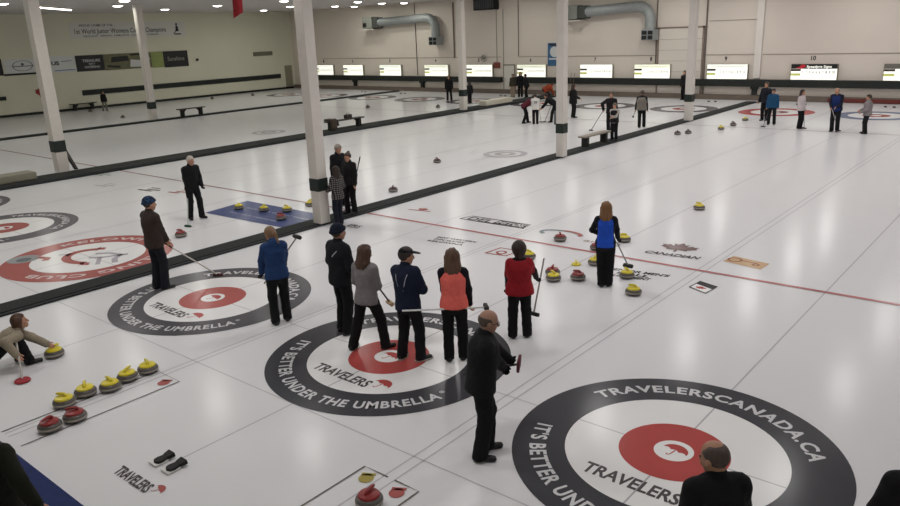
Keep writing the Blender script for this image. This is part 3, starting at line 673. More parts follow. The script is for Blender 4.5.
STONES = [(-6.46, -4.10, 'red', 200, 'left one of two red handled stones in front of the yellow row'), (-6.45, -3.79, 'red', 150, 'right one of two red handled stones in front of the yellow row'),
 (-6.98, -3.69, 'yellow', 120, 'yellow handled stone at the left end of the row of five'), (-7.05, -3.37, 'yellow', 60, 'yellow handled stone second from the left in the row of five'), (-6.92, -3.08, 'yellow', 90, 'yellow handled stone in the middle of the row of five'),
 (-7.02, -2.775, 'yellow', 30, 'yellow handled stone fourth from the left in the row of five'), (-7.02, -2.46, 'yellow', 75, 'yellow handled stone at the right end of the row of five'), (-8.81, -3.03, 'yellow', 10, 'yellow handled stone under the hand of the crouching curler'),
 (-2.07, -2.78, 'red', 10, 'red handled stone at the bottom edge of the picture'), (-4.30, 4.33, 'yellow', 60, 'yellow handled stone right beside the red jacket, in front of a red one'), (-4.50, 4.62, 'red', 20, 'red handled stone partly behind a yellow one beside the red jacket'),
 (-3.94, 4.63, 'red', 110, 'red handled stone alone between the red jacket and the blue backed curler'), (-3.23, 5.24, 'yellow', 60, 'yellow handled stone touched by the broom of the blue backed curler'), (-2.70, 4.45, 'yellow', 100, 'yellow handled stone on the ice right of the blue backed curler'),
 (-5.66, 6.79, 'red', 40, 'red handled stone just past the red line on the swoosh mark'), (-4.133, 5.638, 'yellow', 10, 'yellow handled stone half hidden behind the legs of the blue backed curler'), (-4.42, 7.47, 'yellow', 130, 'yellow handled stone past the elbow of the blue backed curler'),
 (-4.20, 11.17, 'yellow', 80, 'yellow handled stone alone on open ice in the middle right'), (-5.482, 5.263, 'yellow', 90, 'yellow handled stone peeking out behind the curly hair of the red jacket'), (-4.628, 6.595, 'red', 0, 'red handled stone half hidden at the left hip of the blue backed curler'),
 (-13.74, 2.17, 'red', 120, 'red handled stone beside the broom of the white haired man'), (-15.06, 4.81, 'yellow', 60, 'yellow handled stone on the left of the navy panel'), (-14.20, 5.03, 'yellow', 20, 'yellow handled stone in the middle of the navy panel'), (-13.57, 5.34, 'yellow', 90, 'yellow handled stone on the right of the navy panel'),
 (-12.96, 4.65, 'red', 140, 'red handled stone at the front of the navy panel'), (-12.82, 8.81, 'dark', 30, 'dark stone on the ice right of the huddled group'), (-15.0, 13.43, 'dark', 80, 'dark stone far out in the middle of the neighbouring sheet'), (-13.55, 6.15, 'yellow', 0, 'yellow handled stone at the left foot of the nearest column'),
 (-10.2, 23.72, 'dark', 20, 'distant stone, left of the pair near the far divider'), (-9.92, 24.18, 'dark', 50, 'distant stone, right of the pair near the far divider'), (-9.15, 25.94, 'yellow', 70, 'distant stone in front of the far red rings, nearest the camera of three'), (-9.15, 27.44, 'dark', 70, 'distant stone between two others before the far red rings'),
 (-9.29, 29.41, 'yellow', 0, 'distant stone at the near edge of the far red rings'), (-33.0, 27.5, 'dark', 0, 'distant stone near the left wall side, far out on the ice'), (-28.4, 29.2, 'dark', 0, 'distant stone left of the column between two dark figures'), (-52.2, 18.3, 'dark', 0, 'distant dark stone in front of the left wall, near the column')]
STONES += [(-44.8, 16.9, 'dark', 0, 'distant dark stone left of the column by the left wall signs'), (-51.8, 28.2, 'dark', 0, 'distant stone far out along the left wall, left of two'), (-51.0, 31.6, 'dark', 0, 'distant stone far out along the left wall, right of two')]
for s_ in STONES: stone(*s_)
t = thing('stone_handle', 'loose yellow stone handle lying on the ice above the lone red stone', 'handle', (-4.45, 5.43, .003), .6)
MB().lathe([(.08, 0), (.10, .01), (.09, .03), (.03, .04)], 24).build('cap', M_CAP['yellow'], t, smooth=True)
MB().tube([(0, -.04, .03), (0, -.04, .06), (0, .08, .07)], .018, 8).build('grip', M_CAP['yellow'], t, smooth=True)

# ------------------------------------------------------------------ figures: signed distance fields turned into surfaces
def A3(*v): return np.array(v, float)
def rc(P, a, b, r1, r2):
    ba = b - a; pa = P - a
    h = np.clip(pa @ ba / max(ba @ ba, 1e-9), 0, 1)
    d = pa - h[:, None] * ba
    return np.sqrt((d * d).sum(1)) - (r1 + (r2 - r1) * h)
def ell(P, c, R, r):
    q = (P - c) @ R.T
    k0 = np.sqrt(((q / r) ** 2).sum(1)); k1 = np.sqrt(((q / (r * r)) ** 2).sum(1))
    return k0 * (k0 - 1) / np.maximum(k1, 1e-9)
def sph(P, c, r): return np.sqrt(((P - c) ** 2).sum(1)) - r
def smin(a, b, k):
    h = np.maximum(k - np.abs(a - b), 0) / k
    return np.minimum(a, b) - h * h * k * .25
def smax(a, b, k): return -smin(-a, -b, k)
def nets(f, lo, hi, h):
    """surface-nets polygonizer; blocks far from the surface are skipped"""
    lo = np.array(lo, float); hi = np.array(hi, float)
    B = 5
    nb = np.ceil((hi - lo) / (h * B)).astype(int) + 1
    n = nb * B
    c = np.stack(np.meshgrid(*[lo[i] + (np.arange(nb[i]) * B + (B - 1) / 2) * h for i in range(3)], indexing='ij'), -1).reshape(-1, 3)
    dc = f(c)
    keep = np.abs(dc) < h * B * 1.35 + .012
    D = np.repeat(np.repeat(np.repeat(np.where(dc > 0, 1.0, -1.0).reshape(nb), B, 0), B, 1), B, 2)
    K = np.repeat(np.repeat(np.repeat(keep.reshape(nb), B, 0), B, 1), B, 2)
    idx = np.argwhere(K)
    if len(idx) == 0: return np.zeros((0, 3)), []
    D[K] = f(lo + idx * h)
    s = D < 0
    cnt = np.zeros(n - 1, int)
    sl = lambda o: tuple(slice(o[i], n[i] - 1 + o[i]) for i in range(3))
    corners = [(i, j, k) for i in (0, 1) for j in (0, 1) for k in (0, 1)]
    for o in corners: cnt += s[sl(o)]
    act = (cnt > 0) & (cnt < 8)
    cells = np.argwhere(act); m = len(cells)
    acc = np.zeros((m, 3)); num = np.zeros(m)
    for ax in range(3):
        for o in corners:
            if o[ax]: continue
            o2 = list(o); o2[ax] = 1
            ia = cells + o; ib = cells + o2
            da = D[ia[:, 0], ia[:, 1], ia[:, 2]]; db = D[ib[:, 0], ib[:, 1], ib[:, 2]]
            cr = (da < 0) != (db < 0)
            t = np.where(cr, da / np.where(cr, da - db, 1), 0)
            p = np.array(o, float)[None, :].repeat(m, 0); p[:, ax] += t
            acc[cr] += p[cr]; num[cr] += 1
    V = lo + (cells + acc / num[:, None]) * h
    vid = -np.ones(n - 1, int); vid[act] = np.arange(m)
    F = []
    for ax in range(3):
        a, b = [(1, 2), (2, 0), (0, 1)][ax]
        sh = [slice(1, n[i] - 1) for i in range(3)]; sh[ax] = slice(0, n[ax] - 1)
        s2 = list(sh); s2[ax] = slice(1, n[ax])
        s0 = s[tuple(sh)]; s1 = s[tuple(s2)]
        for flip in (False, True):
            e = np.argwhere((~s0 & s1) if flip else (s0 & ~s1))
            if len(e) == 0: continue
            e = e + np.array([sh[i].start for i in range(3)])
            q = []
            for (u, v) in ((1, 1), (0, 1), (0, 0), (1, 0)):
                c2 = e.copy(); c2[:, a] -= u; c2[:, b] -= v
                q.append(vid[c2[:, 0], c2[:, 1], c2[:, 2]])
            q = np.stack(q, 1)
            if flip: q = q[:, ::-1]
            F.append(q[(q >= 0).all(1)])
    return V, np.concatenate(F)
def norm(v): v = np.array(v, float); return v / max(np.linalg.norm(v), 1e-9)
def rotX(a): c, s = math.cos(a), math.sin(a); return np.array([[1, 0, 0], [0, c, -s], [0, s, c]])
def rotY(a): c, s = math.cos(a), math.sin(a); return np.array([[c, 0, s], [0, 1, 0], [-s, 0, c]])
def rotZ(a): c, s = math.cos(a), math.sin(a); return np.array([[c, -s, 0], [s, c, 0], [0, 0, 1]])
def ik(a, t, l1, l2, hint):
    d = t - a; L = np.linalg.norm(d); u = d / max(L, 1e-6)
    L = min(max(L, abs(l1 - l2) + .02), (l1 + l2) * .998)
    x = (l1 * l1 - l2 * l2 + L * L) / (2 * L); y = math.sqrt(max(l1 * l1 - x * x, 0))
    h = hint - u * (hint @ u); h = norm(h)
    return a + u * x + h * y, a + u * L
R_ = math.radians
def person(label, x, y, heading, H, z0=0.004, fem=False, bulk=1.0, lean=0, side=0, pz=None, px=0.0, py=0.0, feet=((-.10, 0, 8), (.10, 0, -8)), knee_hint=None,
           al=None, ar=None, el=None, er=None, head=(0, 0), hair=('short', '3a2c22'), hat=None, jac='17181b', slv=None, slvvest=False, pants='141416', shoes='0f0f10',
           skin='b98a70', gloves=None, glasses=False, hem=-.13, hood=False, flare=.071, res=.022, stripes=None, sole=None, hands=True, curl=1.0, legw=1.1, fur=None, group='curlers in the hall', collar=True, back=None):
    """One figure: limbs follow the given hand and foot targets (metres at 1.75 m tall, x right, y forward)."""
    s = H / 1.75
    T = thing('person', label, 'person', (x, y, z0), R_(heading - 90), group)
    near = res <= .015
    def tol(p):   # world target -> local pose space
        if p is None: return None
        if p[0] == 'w':
            dx, dy, dz = p[1] - x, p[2] - y, p[3] - z0
            c, q = math.cos(R_(90 - heading)), math.sin(R_(90 - heading))
            return A3(c * dx - q * dy, q * dx + c * dy, dz) / s
        return A3(*p)
    def foot_(f):
        if f[0] != 'w': return f
        q_ = tol(('w', f[1], f[2], z0)); return (q_[0], q_[1], f[3])
    feet = (foot_(feet[0]), foot_(feet[1]))
    if pz is None:
        dmax = max(math.hypot(f[0] - math.copysign(.09, f[0]) - px, f[1] - py) for f in feet)
        pz = .085 + math.sqrt(max(.843 ** 2 - dmax ** 2, .2)) + .015
    pel = A3(px, py, pz)
    Rt = rotX(-R_(lean)) @ rotY(R_(side))
    tx, ty, tz = Rt @ A3(1, 0, 0), Rt @ A3(0, 1, 0), Rt @ A3(0, 0, 1)
    neck = pel + tz * .50
    sw = .155 if fem else .175
    shl, shr = pel + tz * .440 - tx * sw, pel + tz * .440 + tx * sw
    hipl, hipr = pel + A3(-.088, 0, -.02), pel + A3(.088, 0, -.02)
    ankl, ankr = A3(feet[0][0], feet[0][1], .085), A3(feet[1][0], feet[1][1], .085)
    if len(feet[0]) > 3: ankl[2] += feet[0][3]
    if len(feet[1]) > 3: ankr[2] += feet[1][3]
    kh = A3(*knee_hint) if knee_hint else A3(0, 1, 0)
    knl, ankl = ik(hipl, ankl, .425, .42, kh + A3(-.12, 0, 0)); knr, ankr = ik(hipr, ankr, .425, .42, kh + A3(.12, 0, 0))
    tl = tol(al) if al is not None else A3(-.25, .05, .80) * A3(1, 1, 1) + A3(px, py, pz - .93)
    tr = tol(ar) if ar is not None else A3(.25, .05, .80) + A3(px, py, pz - .93)
    hl = A3(*el) if el else A3(-.5, -.8, -.2)
    hr = A3(*er) if er else A3(.5, -.8, -.2)
    ll, wl = ik(shl, tl, .285, .255, hl); lr, wr = ik(shr, tr, .285, .255, hr)
    # head frame
    Rh = rotZ(R_(head[0])) @ rotX(-R_(head[1] + lean * .35))
    hx, hy, hz = Rh @ A3(1, 0, 0), Rh @ A3(0, 1, 0), Rh @ A3(0, 0, 1)
    hc = neck + norm(tz + A3(0, 0, .6)) * .075 + hz * .090 + hy * .020
    hs = 1.07
    hf = lambda a, b, c: hc + hx * a + hy * b + hz * c
    hm_ = lambda a, b, c: hc + (hx * a + hy * b + hz * c) * hs
    hsc = lambda f_: (lambda P: f_(hc + (P - hc) / hs) * hs)
    def torso(P, g, lo, hi, k=.02):
        q = P - pel; X = q @ tx; Y = q @ ty; Z = q @ tz
        zz = [-.16, -.08, 0, .12, .25, .36, .43, .48, .53]
        if fem: rx = [.178, .180, .172, .140, .150, .160, .140, .10, .06]; ry = [.125, .125, .118, .102, .118, .122, .10, .08, .055]
        else: rx = [.172, .174, .168, .156, .168, .182, .158, .11, .06]; ry = [.122, .122, .118, .112, .124, .126, .105, .08, .055]
        RX = np.interp(Z, zz, rx) * bulk + g; RY = np.interp(Z, zz, ry) * bulk + g
        kk = np.sqrt((X / RX) ** 2 + ((Y) / RY) ** 2)
        d = (kk - 1) * np.minimum(RX, RY)
        return smax(smax(d, Z - hi, k), lo - Z, .012)
    def sleeves(P, g, cut=.0):
        d = smin(rc(P, shl, ll, .051 + g, .046 + g), rc(P, ll, wl, .046 + g, .034 + g), .02)
        e = smin(rc(P, shr, lr, .051 + g, .046 + g), rc(P, lr, wr, .046 + g, .034 + g), .02)
        return d, e
    def wrinkle(P, a):
        if not near or a == 0: return 0
        return a * (np.sin(P[:, 2] * 46 + 5 * np.sin(P[:, 0] * 17) + 4 * np.sin(P[:, 1] * 19)) * .6 + np.sin(P[:, 2] * 23 - P[:, 0] * 31 + P[:, 1] * 11) * .6)
    pts = np.array([pel, neck, shl, shr, ll, lr, wl, wr, knl, knr, ankl, ankr, hc])
    def emit(f, lo, hi, h, name, m, extra=None, lab=None):
        V, Fc = nets(f, lo, hi, h)
        if extra is not None:
            for (v2, f2) in extra:
                if len(v2): Fc = np.concatenate([Fc, f2 + len(V)]); V = np.concatenate([V, v2])
        o = mesh_obj(name, V * s, Fc, m, T, smooth=True)
        if lab: o['label'] = lab
        return o
    bb = lambda ps, pad: (np.min(ps, 0) - pad, np.max(ps, 0) + pad)
    # hand
    def hand_frame(el_, wr_, sd):
        u = norm(wr_ - el_); v = A3(0, 1, 0.3); v = norm(v - u * (v @ u))
        if abs(u[1]) > .9: v = norm(A3(0, 0, 1) - u * u[2])
        nrm = np.cross(u, v) * (1 if sd > 0 else -1)    # palm side
        return u, v, nrm
    def hand_sdf(P, w, u, v, nn, cu, g=0.0):
        d = ell(P, w + u * .045, np.stack([u, v, nn]), A3(.058 + g, .042 + g, .020 + g))
        d = smin(d, rc(P, w - u * .04, w + u * .02, .027 + g, .026 + g), .02)
        for k, (off, L) in enumerate(((.030, .072), (.010, .082), (-.010, .076), (-.028, .060))):
            b = w + u * .080 + v * off
            d1 = u * math.cos(cu * .55) + nn * math.sin(cu * .55); d2 = u * math.cos(cu * 1.25) + nn * math.sin(cu * 1.25)
            m_ = b + d1 * L * .5; e_ = m_ + d2 * L * .5
            d = smin(d, np.minimum(rc(P, b - u * .02, m_, .0095 + g, .009 + g), rc(P, m_, e_, .009 + g, .0075 + g)), .006)
        b = w + u * .025 + v * .030
        m_ = b + norm(u * .7 + v * .7 + nn * .35 * cu) * .04; e_ = m_ + norm(u * .9 + v * .15 + nn * .5 * cu) * .034
        d = smin(d, np.minimum(rc(P, b, m_, .0125 + g, .011 + g), rc(P, m_, e_, .011 + g, .008 + g)), .008)
        return d
    hmeshes = []; gm = []
    if hands:
        for (e_, w_, sd) in ((ll, wl, -1), (lr, wr, 1)):
            u, v, nn = hand_frame(e_, w_, sd)
            g = .004 if gloves else 0.0
            c = w_ + u * .07
            V, Fc = nets(lambda P: hand_sdf(P, w_, u, v, nn, curl, g), c - .155, c + .155, .0055 if near else .011)
            (gm if gloves else hmeshes).append((V, Fc))
    # the body: one continuous surface under the clothes
    def body(P):
        d = torso(P, -.022, .02, .50)
        d = smin(d, rc(P, shl, shr, .04, .04), .04)
        for (a, b, c) in ((shl, ll, wl), (shr, lr, wr)):
            d = smin(d, rc(P, a, b, .042, .034), .03); d = smin(d, rc(P, b, c, .034, .025), .02)
        for (a, b, c) in ((hipl, knl, ankl), (hipr, knr, ankr)):
            d = smin(d, rc(P, a, b, .072, .046), .04); d = smin(d, rc(P, b, c, .046, .034), .02)
        d = smin(d, rc(P, neck - tz * .03, hf(0, -.02, -.06), .056 * (.9 if fem else 1), .050 * (.9 if fem else 1)), .03)
        return d
    def headf(P):
        d = ell(P, hf(0, -.010, .025), Rh.T, A3(.077, .097, .093))
        d = smin(d, ell(P, hf(0, .028, -.043), Rh.T, A3(.058, .060, .072)), .035)
        d = smin(d, sph(P, hf(0, .066, -.092), .020), .03)
        d = smin(d, rc(P, neck, hf(0, -.02, -.06), .052 * (.9 if fem else 1), .050 * (.9 if fem else 1)), .02)
        if near:
            for q in (-1, 1):
                d = smax(d, -sph(P, hf(q * .033, .096, .004), .016), .012)
                d = smin(d, ell(P, hf(q * .079, -.006, -.012), Rh.T, A3(.011, .020, .031)), .008)
                d = smin(d, ell(P, hf(q * .040, .070, -.035), Rh.T, A3(.018, .016, .018)), .02)
            d = smin(d, rc(P, hf(0, .086, .010), hf(0, .108, -.030), .010, .014), .012)
            d = smin(d, rc(P, hf(-.018, .082, -.062), hf(.018, .082, -.062), .008, .008), .008)
        return d
    M_SKIN = mat('skin_' + skin, skin, .55, noise=.06, nscale=12)
    lo, hi = bb(pts, .14)
    Vh, Fh = nets(hsc(headf), hc - .21, hc + .19, res * .75 if near else res)
    emit(body, lo, hi, max(res, .015), 'body', M_SKIN, [(Vh, Fh)] + hmeshes)
    # clothes
    cuff = .012
    def jacket(P, g, arms=True):
        d = torso(P, g, hem, .52, .03)
        d = smin(d, rc(P, shl * .9 + shr * .1, shr * .9 + shl * .1, .046 + g * .8, .046 + g * .8), .05)
        d = smin(d, np.minimum(rc(P, neck - tz * .02, shl, .056, .044 + g), rc(P, neck - tz * .02, shr, .056, .044 + g)), .05)
        if arms:
            a, b = sleeves(P, g)
            d = smin(smin(d, a, .035), b, .035)
        if collar: d = smin(d, rc(P, neck - tz * .02, neck + norm(tz + A3(0, 0, .6)) * .045, .066 + g * .5, .058 + g * .5), .02)
        if hood: d = smin(d, ell(P, neck - ty * .085 + tz * .0, Rt.T, A3(.105, .062, .075)), .03)
        return d + wrinkle(P, .0028)
    g = .026
    jp = np.array([pel + tz * hem, neck, shl, shr, ll, lr, wl, wr])
    lo, hi = bb(jp, .24)
    def plaidm(c): return plaid() if c == 'plaid' else fabric(c)
    if slv:
        emit(lambda P: jacket(P, .014), lo, hi, res, 'jersey', plaidm(slv), lab=None)
        if slvvest == 'wide':
            def wide(P):
                d = smin(torso(P, .036, hem + .01, .50, .03), rc(P, shl, shr, .070, .070), .05) + wrinkle(P, .002)
                d = smin(d, np.minimum(rc(P, shl, shl + (ll - shl) * .85, .082, .072), rc(P, shr, shr + (lr - shr) * .85, .082, .072)), .03)
                X = (P - pel) @ tx
                return smax(d, np.abs(X) - .275, .012)
            emit(wide, lo, hi, res, 'jacket_panel', fabric(jac))
        elif slvvest:     # a vest over the back and chest
            def vest(P):
                d = torso(P, .034, hem + .02, .475, .03) + wrinkle(P, .002)
                X = (P - pel) @ tx; Z = (P - pel) @ tz
                return smax(d, np.abs(X) - np.interp(Z, [0, .25, .36, .47], [.32, .28, .20, .165]), .015)
            emit(vest, lo, hi, res, 'vest', fabric(jac))
        else:           # coloured back and front panels
            def panel(P):
                d = torso(P, .029, hem + .01, .49, .03)
                X = (P - pel) @ tx; Z = (P - pel) @ tz
                return smax(d, np.abs(X) - np.interp(Z, [0, .2, .4, .49], [.165, .145, .150, .14]), .012)
            emit(panel, lo, hi, res, 'jacket_panel', fabric(jac))
    else:
        emit(lambda P: jacket(P, g), lo, hi, res, 'jacket', plaidm(jac))
    def legs(P):
        a = smin(rc(P, hipl, knl, .096 * legw, .073 * legw), rc(P, knl, ankl - A3(0, 0, .035), .073 * legw, flare * legw), .03)
        b = smin(rc(P, hipr, knr, .096 * legw, .073 * legw), rc(P, knr, ankr - A3(0, 0, .035), .073 * legw, flare * legw), .03)
        d = smin(a, b, .012)
        d = smin(d, ell(P, pel + A3(0, -.012, -.03), Rt.T if lean < 25 else rotX(-R_(lean * .5)).T, A3(.170 * bulk, .130 * bulk, .16)), .04)
        return smax(d, .028 - P[:, 2], .01) + wrinkle(P, .0035)
    lo, hi = bb(np.array([pel, knl, knr, ankl, ankr]), .21)
    lo[2] = max(lo[2], -.03)
    emit(legs, lo, hi, res, 'trousers', fabric(pants))
    # shoes
    for (a, f) in ((ankl, feet[0]), (ankr, feet[1])):
        yw = R_(f[2]); fw = A3(-math.sin(yw), math.cos(yw), 0)
        heel = A3(a[0], a[1], .04) - fw * .045; toe = A3(a[0], a[1], .030) + fw * .150
        def shoe(P, heel=heel, toe=toe, a=a):
            d = smin(rc(P, heel, toe, .044, .038), rc(P, A3(a[0], a[1], .05), A3(a[0], a[1], .10), .045, .042), .04)
            return smax(d, -P[:, 2], .006)
        lo, hi = bb(np.array([heel, toe, A3(a[0], a[1], .1)]), .07)
        lo[2] = -.02
        so = emit(shoe, lo, hi, min(res, .018), 'shoe', mat('shoe_' + shoes, shoes, .5, noise=.2))
        if sole:
            b = MB(); n_ = A3(fw[1], -fw[0], 0)
            ring_ = []
            for k in range(16):
                an = 2 * PI * k / 16
                ring_.append((heel + toe) / 2 + fw * math.cos(an) * .152 + n_ * math.sin(an) * .054)
            b.add([(p[0] * s, p[1] * s, .0005) for p in ring_] + [(p[0] * s, p[1] * s, .026) for p in ring_], [tuple(range(16))[::-1], tuple(range(16, 32))] + [(k, (k + 1) % 16, 16 + (k + 1) % 16, 16 + k) for k in range(16)])
            b.build('sole', mat('sole_' + sole, sole, .5), so)
    if gm:
        for (V, Fc) in gm:
            mesh_obj('glove', V * s, Fc, fabric(gloves), T, smooth=True)
    # hair
    if hair:
        st, colr = hair
        hm = mat('hair_' + colr, colr, .6, noise=.35, nscale=40, bump=.3, stretch=(1, 1, .25))
        inf = {'buzz': .004, 'thin': .004, 'fringe': .006, 'curly': .040}.get(st, .013)
        def hairf(P):
            q = (P - hc) @ Rh; X, Y, Z = q[:, 0], q[:, 1], q[:, 2]
            d = ell(P, hf(0, -.012, .026), Rh.T, A3(.078 + inf, .096 + inf, .093 + inf))
            if st == 'curly': d = d + .006 * np.sin(X * 95) * np.sin(Y * 95) * np.sin(Z * 95)
            d = smax(d, .75 * Y - .66 * Z - .012, .015)
            if st in ('short', 'buzz', 'thin', 'fringe', 'bun', 'ponytail'): d = smax(d, -(Z + .085), .02)
            if st == 'thin': d = smax(d, Z - .108 + np.maximum(0, Y) * .8, .03)
            if st == 'fringe': d = smax(d, Z - .050 + np.maximum(0, Y) * 1.0, .02)
            if st == 'long':
                b = rc(np.stack([X, Y * 1.5, Z], 1), A3(0, -.070, .02), A3(0, -.112, -.155), .096, .104) * .75
                d = smin(d, b, .03)
                for k in (-1, 1): d = smin(d, rc(q, A3(k * .076, -.008, .0), A3(k * .090, -.03, -.13), .030, .028), .03)
                d = d + .004 * np.sin(X * 120 + Z * 14) + .003 * np.sin(X * 61 - Z * 30)
            if st == 'bob':
                b = rc(np.stack([X, Y * 1.35, Z], 1), A3(0, -.065, .02), A3(0, -.085, -.09), .090, .080) * .8
                d = smin(d, b, .03)
                for k in (-1, 1): d = smin(d, rc(q, A3(k * .074, -.002, .0), A3(k * .068, -.005, -.10), .026, .022), .03)
            if st == 'curly':
                d = smin(d, rc(np.stack([X, Y * 1.2, Z], 1), A3(0, -.05, .0), A3(0, -.06, -.09), .095, .075) * .85, .03)
            if st == 'ponytail': d = smin(d, smin(rc(q, A3(0, -.10, .03), A3(0, -.15, -.04), .022, .032), rc(q, A3(0, -.15, -.04), A3(.01, -.145, -.20), .032, .012), .02), .015)
            if st == 'bun': d = smin(d, sph(q, A3(0, -.085, .105), .040), .012)
            return d
        rr = res * .75 if near else res
        emit(hsc(hairf), hc - .34, hc + .23, rr, 'hair', hm)
    if fur:
        emit(lambda P: np.abs(rc(P, neck - tx * .07 - ty * .03, neck + tx * .07 - ty * .03, .05, .05)) - .02, neck - .2, neck + .2, res, 'collar', fabric(fur))
    if hat:
        st, colr = hat
        hm = knit() if colr == 'knit' else fabric(colr)
        def hatf(P):
            q = (P - hc) @ Rh; X, Y, Z = q[:, 0], q[:, 1], q[:, 2]
            if st == 'beanie':
                d = ell(P, hf(0, -.014, .034), Rh.T, A3(.095, .114, .104))
                d = smax(d, -(Z - .022 - .30 * Y) , .008)
                d = smin(d, np.maximum(np.abs(ell(P, hf(0, -.014, .03), Rh.T, A3(.099, .118, .118))) - .006, np.abs(Z - .035 - .30 * Y) - .018), .01)
            else:
                d = ell(P, hf(0, -.012, .032), Rh.T, A3(.090, .109, .098))
                d = smax(d, -(Z - .040 + .05 * Y), .01)
                v = ell(P, hf(0, .120, .046), rotX(R_(-8)).T @ Rh.T, A3(.072, .082, .010))
                d = smin(d, v, .008)
            return d
        emit(hsc(hatf), hc - .18, hc + .26, res * .75 if near else res, 'beanie' if st == 'beanie' else 'cap', hm)
    if near:
        for k in (-1, 1):
            b = MB().lathe([(.001, -.009), (.006, -.0066), (.009, 0), (.006, .0066), (.001, .009)], 10, c=tuple(hm_(k * .033, .084, .003)))
            b.V = [tuple(s * c_ for c_ in v) for v in b.V]
            b.build('eye', mat('eye_dark', '1c1511', .3), T, smooth=True)
        b = MB().tube([hm_(-.02, .0885, -.066), hm_(0, .092, -.064), hm_(.02, .0885, -.066)], .0035, 6); b.V = [tuple(s * c_ for c_ in v) for v in b.V]
        b.build('mouth', mat('lips', '8a5248', .5), T, smooth=True)
    if glasses:
        b = MB()
        for k in (-1, 1):
            b.tube([hm_(k * .034 + .024 * math.cos(a), .103, .003 + .018 * math.sin(a)) for a in np.linspace(0, 2 * PI, 17)], .0022, 6)
            b.tube([hm_(k * .058, .101, .006), hm_(k * .080, .05, .006), hm_(k * .083, -.005, .0)], .0022, 6)
        b.tube([hm_(-.01, .106, .006), hm_(.01, .106, .006)], .002, 6)
        b.V = [tuple(s * c_ for c_ in v) for v in b.V]
        b.build('glasses', mat('glasses_frame', '2a2624', .3, metal=.5), T, smooth=True)
    if stripes:
        for (k, z1, z2) in stripes:
            P_ = []
            for t_ in np.linspace(0, 1, 9):
                zc = z1 + (z2 - z1) * t_; xx = k * (.05 + .07 * t_)
                ryy = float(np.interp(zc, [-.08, 0, .12, .25, .36, .43, .48], [.125, .118, .112, .124, .126, .105, .08])) * bulk + .021
                rxx = float(np.interp(zc, [-.08, 0, .12, .25, .36, .43, .48], [.174, .168, .156, .168, .182, .158, .11])) * bulk + .021
                P_.append(pel + tz * zc + tx * xx - ty * (ryy * math.sqrt(max(0, 1 - (xx / rxx) ** 2)) + .0))
            b = MB().tube(P_, .007, 6); b.V = [tuple(s * c_ for c_ in v) for v in b.V]
            b.build('piping', mat('piping_white', 'b8bcc4', .6), T, smooth=True)
    if back:
        sh_ = flat_text(back, .13, .15, .02)
        V_ = np.stack([pel + tx * (a - .065) + tz * (b + .20) - ty * (.155 * bulk) for a, b in sh_[0]])
        mesh_obj('back_number', V_ * s, sh_[1], fabric('1c1c20'), T)
    return T

def broom(label, top, foot, col='c9c6c0', headcol='26282a', flat=True, disc=False, yaw=0.0, hn=None, grp='curling brooms'):
    """shaft from its grip end to the brush head; the head lies on the ice unless the broom is held up"""
    top = Vector(top); foot = Vector(foot)
    t = thing('curling_broom', label, 'broom', foot, 0, grp)
    d = (top - foot); L = d.length; u = d.normalized()
    hm = mat('brush_' + headcol, headcol, .7, noise=.2)
    b = MB()
    if flat:
        MB().tube([u * .03 + Vector((0, 0, .02)), u * L], .0135, 10).build('shaft', mat('shaft_' + col, col, .4, noise=.08), t, smooth=True)
        MB().tube([u * (L * .86), u * (L + .004)], .0155, 10).build('grip', mat('grip_black', '151515', .7), t, smooth=True)
        if disc:
            MB().lathe([(.06, .003), (.105, .006), (.11, .02), (.10, .034), (.03, .042)], 28).build('brush_head', hm, t, smooth=True)
        else:
            h = MB().box(-.10, .10, -.032, .032, .016, .046, bev=.012).build('brush_head', hm, t, smooth=True); h.rotation_euler = (0, 0, yaw)
            h2 = MB().box(-.105, .105, -.036, .036, .003, .018, bev=.005).build('brush_pad', mat('pad_' + headcol, headcol, .9, noise=.3), t); h2.rotation_euler = (0, 0, yaw)
    else:
        MB().tube([u * .03, u * L], .0135, 10).build('shaft', mat('shaft_' + col, col, .4, noise=.08), t, smooth=True)
        q = (Vector(hn) if hn else u).to_track_quat('Z', 'Y')
        if disc:
            h = MB().lathe([(.06, -.012), (.105, -.008), (.11, .006), (.10, .022), (.03, .032)], 28).build('brush_head', hm, t, smooth=True)
        else:
            h = MB().box(-.10, .10, -.035, .035, -.03, .03, bev=.012).build('brush_head', hm, t, smooth=True)
        h.rotation_mode = 'QUATERNION'; h.rotation_quaternion = q
    return t

# ------------------------------------------------------------------ the people on the ice and their brooms
N = .0135
person('man in a brown jacket and blue patterned beanie standing on the left target rings', -10.429, -0.287, 90.000, 1.86, feet=((-.09, -.03, 10), (.10, .04, -12)), res=N, bulk=1.04,
       ar=('w', -10.413, -0.010, 0.856), al=('w', -10.532, 0.090, 0.772), er=(.3, -1, -.4), hat=('beanie', 'knit'), hair=('short', '3a2c22'), jac='3a302c', pants='1b1d26', shoes='1a1a1c', head=(-12, 6))
broom('broom with white shaft held out by the man in the brown jacket', (-10.514, -0.037, 0.870), (-10.178, 0.843, 0.004), col='cfcac4', headcol='4e2228', yaw=.7)
person('white haired man in black leaning on a green headed broom', -15.131, 3.469, -1.000, 1.76, feet=((-.16, .05, 12), (.13, -.05, -15)), res=N, lean=6, pants='151518', jac='161618',
       ar=('w', -15.322, 3.449, 0.788), er=(.9, -.4, -.2), al=(-.22, .12, .92), hair=('buzz', 'b9b2a8'), head=(12, 14), skin='b48a74', gloves='17171a')
broom('upright broom with white shaft and green head held by the white haired man', (-15.379, 3.498, 0.891), (-14.513, 2.841, 0.004), col='aeb6b2', headcol='1f4a33', yaw=.2)
